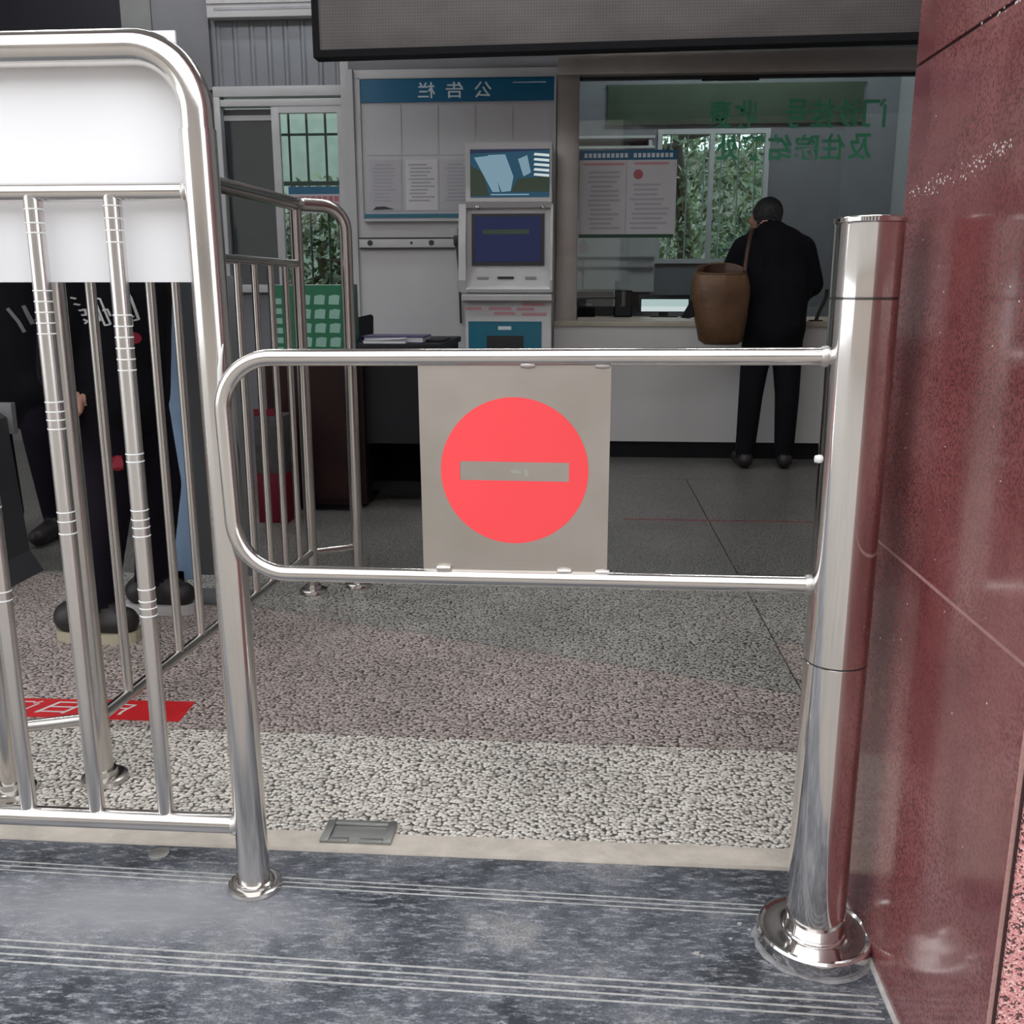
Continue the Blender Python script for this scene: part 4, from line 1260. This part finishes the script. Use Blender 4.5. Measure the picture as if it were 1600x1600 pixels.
def figure(name, prims, mats, parent, voxel=0.011, smooth=3):
    """prims: (a, b, ra, rb, material, sx, sy) joined into one continuous skin"""
    bm = bmesh.new()
    for pr in prims:
        a, b, ra, rb, mt = pr[:5]
        sx = pr[5] if len(pr) > 5 else 1.0
        sy = pr[6] if len(pr) > 6 else 1.0
        v, f = capsule_vf(a, b, ra, rb, 16, 6, sx, sy)
        vs_ = [bm.verts.new(x) for x in v]
        for ff in f:
            try: bm.faces.new([vs_[i] for i in ff])
            except ValueError: pass
    bmesh.ops.recalc_face_normals(bm, faces=bm.faces)
    me = bpy.data.meshes.new(name)
    bm.to_mesh(me)
    bm.free()
    tmp = bpy.data.objects.new('figure_tmp', me)
    COL.objects.link(tmp)
    md = tmp.modifiers.new('remesh', 'REMESH')
    md.mode = 'VOXEL'
    md.voxel_size = voxel
    ms = tmp.modifiers.new('smooth', 'SMOOTH')
    ms.factor = 0.5
    ms.iterations = smooth
    dg = bpy.context.evaluated_depsgraph_get()
    dg.update()
    out = bpy.data.meshes.new_from_object(tmp.evaluated_get(dg))
    out.name = name
    bpy.data.objects.remove(tmp)
    out.materials.clear()
    for mm in mats: out.materials.append(M[mm])
    P = [(Vector(p[0]), Vector(p[1]), p[2], p[3], p[4], (p[5] if len(p) > 5 else 1) * 0.5 + (p[6] if len(p) > 6 else 1) * 0.5) for p in prims]
    idx = []
    for poly in out.polygons:
        c = poly.center
        best, bi_ = 1e9, 0
        for a, b, ra, rb, mt, sc in P:
            d, t = seg_dist(c, a, b)
            q = d - (ra + (rb - ra) * t) * sc
            if q < best: best, bi_ = q, mt
        idx.append(mats.index(bi_))
    out.polygons.foreach_set('material_index', idx)
    out.polygons.foreach_set('use_smooth', [True] * len(idx))
    org = ORG[parent]
    for v in out.vertices: v.co = v.co - org
    o = bpy.data.objects.new(name, out)
    COL.objects.link(o)
    o.parent = parent
    ORG[o] = org
    return o

def hand(wrist, fwd, side, up, mat='skin', s=1.0, curl=0.5):
    """palm, four unequal bent fingers and a thumb; fwd along the fingers, side towards the thumb"""
    w, f, sd_, u = Vector(wrist), Vector(fwd).normalized(), Vector(side).normalized(), Vector(up).normalized()
    out = []
    pc = w + f * 0.045 * s
    for k in (-1, 0, 1):
        out.append((w + sd_ * 0.012 * k * s, pc + f * 0.03 * s + sd_ * 0.022 * k * s, 0.017 * s, 0.015 * s, mat))
    for k, L in enumerate((0.07, 0.078, 0.072, 0.056)):
        b = pc + f * 0.035 * s + sd_ * (0.03 - 0.02 * k) * s
        m1 = b + (f * math.cos(curl * 0.5) - u * math.sin(curl * 0.5)) * L * 0.5 * s
        e = m1 + (f * math.cos(curl * 1.4) - u * math.sin(curl * 1.4)) * L * 0.5 * s
        out += [(b, m1, 0.0095 * s, 0.0085 * s, mat), (m1, e, 0.0085 * s, 0.0072 * s, mat)]
    tb = w + f * 0.02 * s + sd_ * 0.025 * s
    tm = tb + (f * 0.6 + sd_ * 0.6).normalized() * 0.035 * s
    te = tm + (f * 0.95 + sd_ * 0.1 - u * 0.2).normalized() * 0.03 * s
    out += [(tb, tm, 0.012 * s, 0.0105 * s, mat), (tm, te, 0.0105 * s, 0.008 * s, mat)]
    return out

# ---- person at the counter, seen from behind, head bowed
p1 = thing('person', 'person in black jacket bending over the ticket counter with head bowed', 'person', (1.06, 5.58, 0))
J, T = 'jacket', 'trousers'
pr1 = [
    # legs
    ((0.985, 5.56, 0.78), (0.955, 5.54, 0.43), 0.092, 0.068, T), ((0.955, 5.54, 0.43), (0.945, 5.575, 0.09), 0.068, 0.055, T),
    ((1.135, 5.56, 0.78), (1.155, 5.54, 0.43), 0.092, 0.068, T), ((1.155, 5.54, 0.43), (1.165, 5.575, 0.09), 0.068, 0.055, T),
    ((0.945, 5.55, 0.05), (0.925, 5.72, 0.04), 0.045, 0.036, 'shoe'), ((1.165, 5.55, 0.05), (1.19, 5.72, 0.04), 0.045, 0.036, 'shoe'),
    # jacket: hips, waist, chest
    ((1.0, 5.56, 0.80), (1.12, 5.56, 0.80), 0.118, 0.118, J, 1, 1.0),
    ((1.06, 5.56, 0.78), (1.06, 5.60, 1.0), 0.158, 0.172, J, 1.12, 0.8),
    ((1.06, 5.60, 1.0), (1.055, 5.66, 1.18), 0.172, 0.176, J, 1.22, 0.75),
    ((0.955, 5.665, 1.20), (1.155, 5.665, 1.195), 0.098, 0.098, J, 1, 0.95),
    ((1.0, 5.675, 1.245), (1.1, 5.675, 1.24), 0.09, 0.09, J),
    # arms
    ((0.91, 5.66, 1.205), (0.82, 5.68, 1.04), 0.092, 0.072, J), ((0.815, 5.68, 1.03), (0.90, 5.86, 0.885), 0.068, 0.052, J),
    ((1.2, 5.66, 1.205), (1.268, 5.66, 1.03), 0.092, 0.074, J), ((1.268, 5.66, 1.03), (1.175, 5.86, 0.885), 0.068, 0.052, J),
    # collar, neck, head bowed forward and to the left
    ((1.03, 5.69, 1.30), (1.075, 5.69, 1.30), 0.07, 0.07, J), ((1.05, 5.70, 1.30), (1.03, 5.74, 1.37), 0.058, 0.056, 'skin'),
    ((1.025, 5.755, 1.40), (1.005, 5.815, 1.365), 0.088, 0.068, 'skin', 0.9, 1.05),
    ((1.0, 5.88, 1.375), (1.0, 5.885, 1.36), 0.014, 0.012, 'skin'),
    ((0.942, 5.77, 1.385), (0.94, 5.775, 1.365), 0.014, 0.012, 'skin'), ((1.102, 5.77, 1.39), (1.102, 5.775, 1.37), 0.014, 0.012, 'skin'),
]
pr1 += hand((0.91, 5.875, 0.865), (0.3, 0.95, -0.15), (0.95, -0.3, 0), (0, 0, 1))
pr1 += hand((1.165, 5.875, 0.865), (-0.3, 0.95, -0.15), (-0.95, -0.3, 0), (0, 0, 1))
figure('body', pr1, [J, T, 'skin', 'shoe'], p1, 0.010)
hb1 = figure('hair', [((1.03, 5.742, 1.418), (1.02, 5.79, 1.412), 0.088, 0.075, 'hair', 0.95, 1.0), ((1.035, 5.722, 1.365), (1.03, 5.73, 1.40), 0.066, 0.08, 'hair', 1.05, 0.8)], ['hair'], p1, 0.009, 2)
for x in (0.982, 1.022):
    lathe('eye', [(0.0, -0.006), (0.008, -0.003), (0.008, 0.003), (0.0, 0.006)], (x, 5.876, 1.385), 'black', p1, 10, 'Y')
box('mouth', (0.982, 5.872, 1.338), (1.02, 5.878, 1.343), 'ink_red', p1, 0.001)

# ---- tan tote bag on the near shoulder
bg = thing('tote_bag', 'open tan leather tote bag hanging at the back of the person at the counter', 'bag', (0.77, 5.40, 0.70))
cx, cy = 0.742, 5.40
prof = [(0.0, 0.705, 0), (0.085, 0.708, 0.012), (0.115, 0.73, 0.01), (0.135, 0.85, 0.0), (0.148, 0.97, -0.004), (0.15, 1.03, -0.004), (0.139, 1.085, 0.0), (0.128, 1.108, 0.002), (0.118, 1.106, 0.002), (0.128, 1.06, 0.0), (0.13, 0.95, 0.0), (0.10, 0.76, 0.0), (0.0, 0.75, 0)]
V, F = [], []
n = 36
for (r, z, dx) in prof:
    for k in range(n):
        a = 2 * math.pi * k / n
        wv = 1 + 0.04 * math.sin(3 * a + z * 9) + 0.02 * math.sin(7 * a + z * 23)
        zz = z - (0.03 * (0.5 - 0.5 * math.sin(a)) if 1.0 < z else 0)
        V.append((cx + dx + 0.02 * (z - 0.9) * -0.5 + r * 1.04 * wv * math.cos(a), cy + r * 0.66 * wv * math.sin(a), zz + 0.03 * max(0, math.sin(a)) * (1 if z > 1.0 else 0)))
for i in range(len(prof) - 1):
    for k in range(n):
        F.append([i * n + k, i * n + (k + 1) % n, (i + 1) * n + (k + 1) % n, (i + 1) * n + k])
bd = mesh_obj('bag_body', V, F, ['tan', 'tan_dark'], bg, True, sharp=80)
for p in bd.data.polygons:
    c = p.center
    if p.index >= 8 * n: p.material_index = 1
tube('rim_seam', [V[7 * n + k] for k in range(n)] + [V[7 * n]], 0.004, 'tan', bg, 8)
tube('shoulder_strap', [(0.86, 5.38, 1.09), (0.875, 5.42, 1.2), (0.90, 5.50, 1.285), (0.925, 5.585, 1.315), (0.935, 5.68, 1.325), (0.93, 5.75, 1.27)], 0.011, 'tan_dark', bg, 8)
prism('black_flap', [(0.535, 0.85), (0.62, 1.0), (0.655, 0.98), (0.65, 0.87), (0.575, 0.845)], 'Y', 5.39, 5.42, 'blackmat', bg)

# ---- person in dark clothes walking behind the railing
p2 = thing('person', 'person in black lettered jacket walking right behind the front railing bars', 'person', (-1.38, 2.68, 0))
J2, T2 = 'jacket', 'trousers2'
pr2 = [
    ((-1.34, 2.62, 0.78), (-1.345, 2.61, 0.42), 0.098, 0.074, T2), ((-1.345, 2.61, 0.42), (-1.405, 2.6, 0.10), 0.074, 0.06, T2),
    ((-1.32, 2.76, 0.78), (-1.285, 2.82, 0.42), 0.098, 0.07, T2), ((-1.285, 2.82, 0.42), (-1.345, 2.86, 0.10), 0.07, 0.056, T2),
    ((-1.478, 2.598, 0.066), (-1.318, 2.593, 0.058), 0.05, 0.044, 'shoe'), ((-1.44, 2.598, 0.085), (-1.37, 2.596, 0.08), 0.052, 0.045, 'shoe'), ((-1.388, 2.858, 0.066), (-1.25, 2.853, 0.058), 0.048, 0.042, 'shoe'), ((-1.36, 2.858, 0.085), (-1.3, 2.856, 0.08), 0.05, 0.044, 'shoe'),
    ((-1.335, 2.63, 0.80), (-1.335, 2.75, 0.80), 0.13, 0.13, J2), ((-1.325, 2.68, 0.72), (-1.315, 2.68, 1.0), 0.15, 0.165, J2, 1.0, 1.1),
    ((-1.335, 2.69, 1.0), (-1.325, 2.69, 1.25), 0.165, 0.17, J2, 0.85, 1.15), ((-1.325, 2.58, 1.3), (-1.325, 2.8, 1.3), 0.095, 0.095, J2),
    ((-1.325, 2.525, 1.31), (-1.35, 2.495, 1.02), 0.075, 0.062, J2), ((-1.35, 2.495, 1.02), (-1.39, 2.50, 0.78), 0.06, 0.05, J2),
    ((-1.325, 2.835, 1.31), (-1.30, 2.86, 1.03), 0.075, 0.062, J2), ((-1.30, 2.86, 1.03), (-1.30, 2.83, 0.78), 0.06, 0.046, J2),
    ((-1.32, 2.69, 1.36), (-1.31, 2.69, 1.45), 0.055, 0.053, 'skin'), ((-1.30, 2.69, 1.53), (-1.285, 2.69, 1.49), 0.088, 0.07, 'skin', 1.05, 0.9),
    ((-1.205, 2.69, 1.515), (-1.2, 2.69, 1.50), 0.014, 0.014, 'skin'), ((-1.31, 2.607, 1.52), (-1.31, 2.607, 1.5), 0.014, 0.012, 'skin'), ((-1.31, 2.773, 1.52), (-1.31, 2.773, 1.5), 0.014, 0.012, 'skin'),
]
pr2 += hand((-1.392, 2.50, 0.745), (0.12, 0, -1), (1, 0, 0.1), (0, 1, 0))
pr2 += hand((-1.298, 2.83, 0.745), (0.12, 0, -1), (1, 0, 0.1), (0, -1, 0))
body2 = figure('body', pr2, [J2, T2, 'skin', 'shoe'], p2, 0.010)
figure('hair', [((-1.315, 2.69, 1.555), (-1.29, 2.69, 1.56), 0.09, 0.082, 'hair', 1.05, 0.95), ((-1.345, 2.69, 1.5), (-1.34, 2.69, 1.54), 0.068, 0.08, 'hair', 0.8, 1.1)], ['hair'], p2, 0.009, 2)
for y in (2.665, 2.715):
    lathe('eye', [(0.0, -0.006), (0.008, -0.003), (0.008, 0.003), (0.0, 0.006)], (-1.212, y, 1.53), 'black', p2, 10, 'X')
box('mouth', (-1.216, 2.67, 1.463), (-1.208, 2.71, 1.468), 'ink_red', p2, 0.001)
def sole(x0, x1, y, w, mat):
    poly = []
    for k in range(24):
        a = 2 * math.pi * k / 24
        cx_ = (x0 + x1) / 2
        poly.append((cx_ + (x1 - x0) / 2 * math.cos(a) * (1 - 0.0 * math.sin(a)), y + w * math.copysign(abs(math.sin(a)) ** 0.7, math.sin(a)) * (1.0 + 0.12 * math.cos(a))))
    prism('shoe_sole', poly, 'Z', 0.0, 0.03, mat, p2)
sole(-1.522, -1.272, 2.595, 0.048, 'sole')
sole(-1.44, -1.205, 2.855, 0.046, 'sole_white')
# lettering on the jacket, laid on the cloth
bvh2 = BVHTree.FromPolygons([v.co + ORG[p2] for v in body2.data.vertices], [list(p.vertices) for p in body2.data.polygons])
def cloth_stroke(name, pts, w, mat, parent, bvh, dirn=(0, 1, 0), start=1.8):
    V, F = [], []
    d = Vector(dirn)
    dens = []
    for a, b in zip(pts[:-1], pts[1:]):
        for k in range(6):
            dens.append(Vector(a).lerp(Vector(b), k / 6))
    dens.append(Vector(pts[-1]))
    for i, p in enumerate(dens):
        t = (dens[min(i + 1, len(dens) - 1)] - dens[max(i - 1, 0)]).normalized()
        nn = Vector((-t.y, t.x)) * w
        for s in (-1, 1):
            x, z = p.x + nn.x * s, p.y + nn.y * s
            hit = bvh.ray_cast(Vector((x, start, z)), d)
            y = (hit[0].y if hit[0] else start + 0.8) - 0.002
            V.append((x, y, z))
    for i in range(len(dens) - 1):
        F.append([2 * i, 2 * i + 1, 2 * i + 3, 2 * i + 2])
    nV = len(V)
    V += [(x, y + 0.0015, z) for x, y, z in V]
    F += [[i + nV for i in f[::-1]] for f in F]
    return mesh_obj(name, V, F, mat, parent, True)
def pj(px_, py_):
    # lettering laid out on the jacket by its own small grid (columns to the right, rows down)
    return (-1.272 + (px_ - 150) * 0.0012, 1.0038 - (py_ - 450) * 0.00161)
for poly in ([(150, 467), (161, 467), (174, 508), (164, 510), (150, 467)], [(163, 486), (172, 484), (176, 495)], [(152, 490), (157, 503), (152, 500)],
             [(207, 453), (213, 466), (219, 501), (212, 503)], [(204, 464), (208, 474), (206, 493), (213, 497)], [(209, 499), (209, 512)],
             [(118, 465), (124, 467)], [(120, 475), (125, 477)], [(122, 486), (130, 484), (130, 493), (123, 493)], [(124, 500), (131, 503), (125, 507)]):
    cloth_stroke('jacket_lettering', [pj(*q) for q in poly], 0.0022, 'jacket_print', p2, bvh2)
for (qx, qz, r) in ((-1.2, 0.872, 0.011), (-1.278, 0.53, 0.016)):
    V = []
    hc = bvh2.ray_cast(Vector((qx, 1.8, qz)), Vector((0, 1, 0)))
    yc = hc[0].y if hc[0] else 2.7
    for k in range(12):
        a = 2 * math.pi * k / 12
        x, z = qx + r * math.cos(a), qz + r * 1.4 * math.sin(a)
        hit = bvh2.ray_cast(Vector((x, 1.8, z)), Vector((0, 1, 0)))
        V.append((x, (hit[0].y if hit[0] and abs(hit[0].y - yc) < 0.03 else yc) - 0.003, z))
    V += [(x, y + 0.0015, z) for x, y, z in V]
    mesh_obj('red_patch', V, [list(range(12))] + [[k, (k + 1) % 12, 12 + (k + 1) % 12, 12 + k] for k in range(12)], 'red_cloth', p2)

# ---- person at the far left edge
p3 = thing('person', 'person in long black coat standing behind the grey machine at far left', 'person', (-2.25, 3.72, 0))
pr3 = []
ox, oy = -2.25, 3.72
for s in (-1, 1):
    pr3 += [((ox + 0.09 * s, oy, 0.8), (ox + 0.1 * s, oy - 0.02, 0.43), 0.095, 0.07, T2), ((ox + 0.1 * s, oy - 0.02, 0.43), (ox + 0.1 * s, oy + 0.03, 0.1), 0.07, 0.055, T2),
            ((ox + 0.1 * s, oy + 0.03, 0.05), (ox + 0.11 * s, oy - 0.14, 0.04), 0.047, 0.036, 'shoe'),
            ((ox + 0.16 * s, oy, 1.33), (ox + 0.25 * s, oy - 0.02, 1.05), 0.08, 0.065, J), ((ox + 0.25 * s, oy - 0.02, 1.05), (ox + 0.25 * s, oy + 0.02, 0.80), 0.063, 0.05, J)]
    pr3 += hand((ox + 0.25 * s, oy + 0.025, 0.765), (0, 0.02, -1), (0, -1, 0), (-s, 0, 0))
    pr3 += [((ox + 0.082 * s, oy, 1.56), (ox + 0.082 * s, oy, 1.54), 0.013, 0.012, 'skin')]
pr3 += [((ox - 0.07, oy, 0.62), (ox + 0.07, oy, 0.62), 0.125, 0.125, J), ((ox, oy, 0.62), (ox, oy, 1.0), 0.165, 0.165, J, 1.15, 0.8), ((ox, oy, 1.0), (ox, oy, 1.28), 0.17, 0.175, J, 1.15, 0.75),
        ((ox - 0.12, oy, 1.33), (ox + 0.12, oy, 1.33), 0.09, 0.09, J), ((ox, oy, 1.38), (ox, oy - 0.01, 1.48), 0.056, 0.054, 'skin'),
        ((ox, oy - 0.005, 1.575), (ox, oy - 0.02, 1.53), 0.09, 0.07, 'skin', 0.9, 1.05), ((ox, oy - 0.105, 1.56), (ox, oy - 0.11, 1.545), 0.014, 0.014, 'skin')]
body3 = figure('body', pr3, [J, T2, 'skin', 'shoe'], p3, 0.011)
figure('hair', [((ox, oy + 0.015, 1.60), (ox, oy - 0.01, 1.61), 0.092, 0.085, 'hair', 0.95, 1.05), ((ox, oy + 0.04, 1.53), (ox, oy + 0.03, 1.58), 0.07, 0.08, 'hair', 1.1, 0.8)], ['hair'], p3, 0.009, 2)
for s in (-1, 1):
    lathe('eye', [(0.0, -0.006), (0.008, -0.003), (0.008, 0.003), (0.0, 0.006)], (ox + 0.028 * s, oy - 0.098, 1.575), 'black', p3, 10, 'Y')
box('mouth', (ox - 0.02, oy - 0.1, 1.512), (ox + 0.02, oy - 0.092, 1.517), 'ink_red', p3, 0.001)
bvh3 = BVHTree.FromPolygons([v.co + ORG[p3] for v in body3.data.vertices], [list(p.vertices) for p in body3.data.polygons])
for pts_ in ([(-2.17, 0.93), (-2.14, 0.88), (-2.125, 0.84)], [(-2.12, 0.94), (-2.10, 0.87)], [(-2.09, 0.89), (-2.075, 0.845)], [(-2.2, 0.91), (-2.23, 0.90)]):
    cloth_stroke('coat_print', pts_, 0.006, 'jacket_grey', p3, bvh3, start=2.9)

# ================================================================== OUTDOORS
def tree(loc, h, rad, nleaf, label, seed, zc=None, cat='tree', lsz=0.05):
    rnd = random.Random(seed)
    t = thing('tree', label, cat, loc, 'trees in the yard behind the building')
    x, y, z = loc
    zc = zc or h * 0.6
    tr_ = [(x, y, z), (x + 0.1, y, z + h * 0.35), (x - 0.05, y + 0.05, z + h * 0.7)]
    tube('trunk', tr_, [0.12, 0.09, 0.04], 'bark', t, 10)
    for k in range(6):
        a = rnd.uniform(0, 6.28)
        st_ = Vector(tr_[1]).lerp(Vector(tr_[2]), rnd.random())
        tube('branch', [st_, st_ + Vector((math.cos(a) * rad * 0.6, math.sin(a) * rad * 0.4, rnd.uniform(-0.2, 0.6)))], [0.035, 0.012], 'bark', t, 6)
    V, F = [], []
    for k in range(nleaf):
        a, b = rnd.uniform(0, 6.28), math.acos(rnd.uniform(-1, 1))
        r = rad * rnd.uniform(0.35, 1.0) ** 0.5
        c = Vector((x + r * math.sin(b) * math.cos(a), y + r * 0.6 * math.sin(b) * math.sin(a), z + zc + r * 1.25 * math.cos(b)))
        u = Vector((rnd.gauss(0, 1), rnd.gauss(0, 1), rnd.gauss(0, 1))).normalized()
        w = u.orthogonal().normalized()
        s = lsz * rnd.uniform(0.6, 1.3)
        b0 = len(V)
        V += [c - u * s, c + w * s * 0.45, c + u * s, c - w * s * 0.45]
        F.append([b0, b0 + 1, b0 + 2, b0 + 3])
    o = mesh_obj('foliage', V, F, 'leaf', t)
    o['kind'] = 'stuff'
tree((1.0, 10.9, -0.02), 4.0, 1.5, 10000, 'leafy tree seen through the rear office window', 1, 2.0)
tree((2.6, 14.2, -0.02), 4.5, 1.7, 6000, 'farther leafy tree behind the rear office window', 2, 2.3)
tree((-2.6, 9.9, -0.02), 2.0, 1.1, 6000, 'low leafy tree outside the barred side window', 3, 0.75)
yw = box('wall_yard', (-6.5, 11.5, -0.02), (-0.4, 11.7, 3.4), 'hedge_wall')
tag(yw, 'pale green yard wall beyond the barred side window', kind='structure')
yh = thing('sky_blocking_house', 'low beige house added beyond the trees to block the sky', 'house', (3.0, 16.5, -0.02))  # added house, blocks the bright sky behind the office window trees
box('wall', (-0.3, 16.0, -0.02), (7.0, 17.0, 2.75), 'facade', yh)
for x in (0.4, 2.0, 3.6, 5.2):
    box('window', (x, 15.97, 1.0), (x + 0.8, 16.0, 2.1), 'facade_glass', yh)
prism('roof', [(15.8, 2.75), (16.5, 3.15), (17.2, 2.75)], 'X', -0.5, 7.2, 'bark', yh)
# building across the forecourt, mirrored in the steel
bl = thing('street_building', 'beige building across the forecourt, mirrored in the steel', 'building', (0, -15, -0.3))
box('wall', (-16, -17, -0.3), (14, -15, 6.5), 'facade', bl)
for r_ in range(2):
    for c_ in range(9):
        x = -14.5 + c_ * 3.1
        box('window', (x, -15.04, 1.0 + r_ * 2.8), (x + 1.7, -14.99, 2.7 + r_ * 2.8), 'facade_glass', bl)
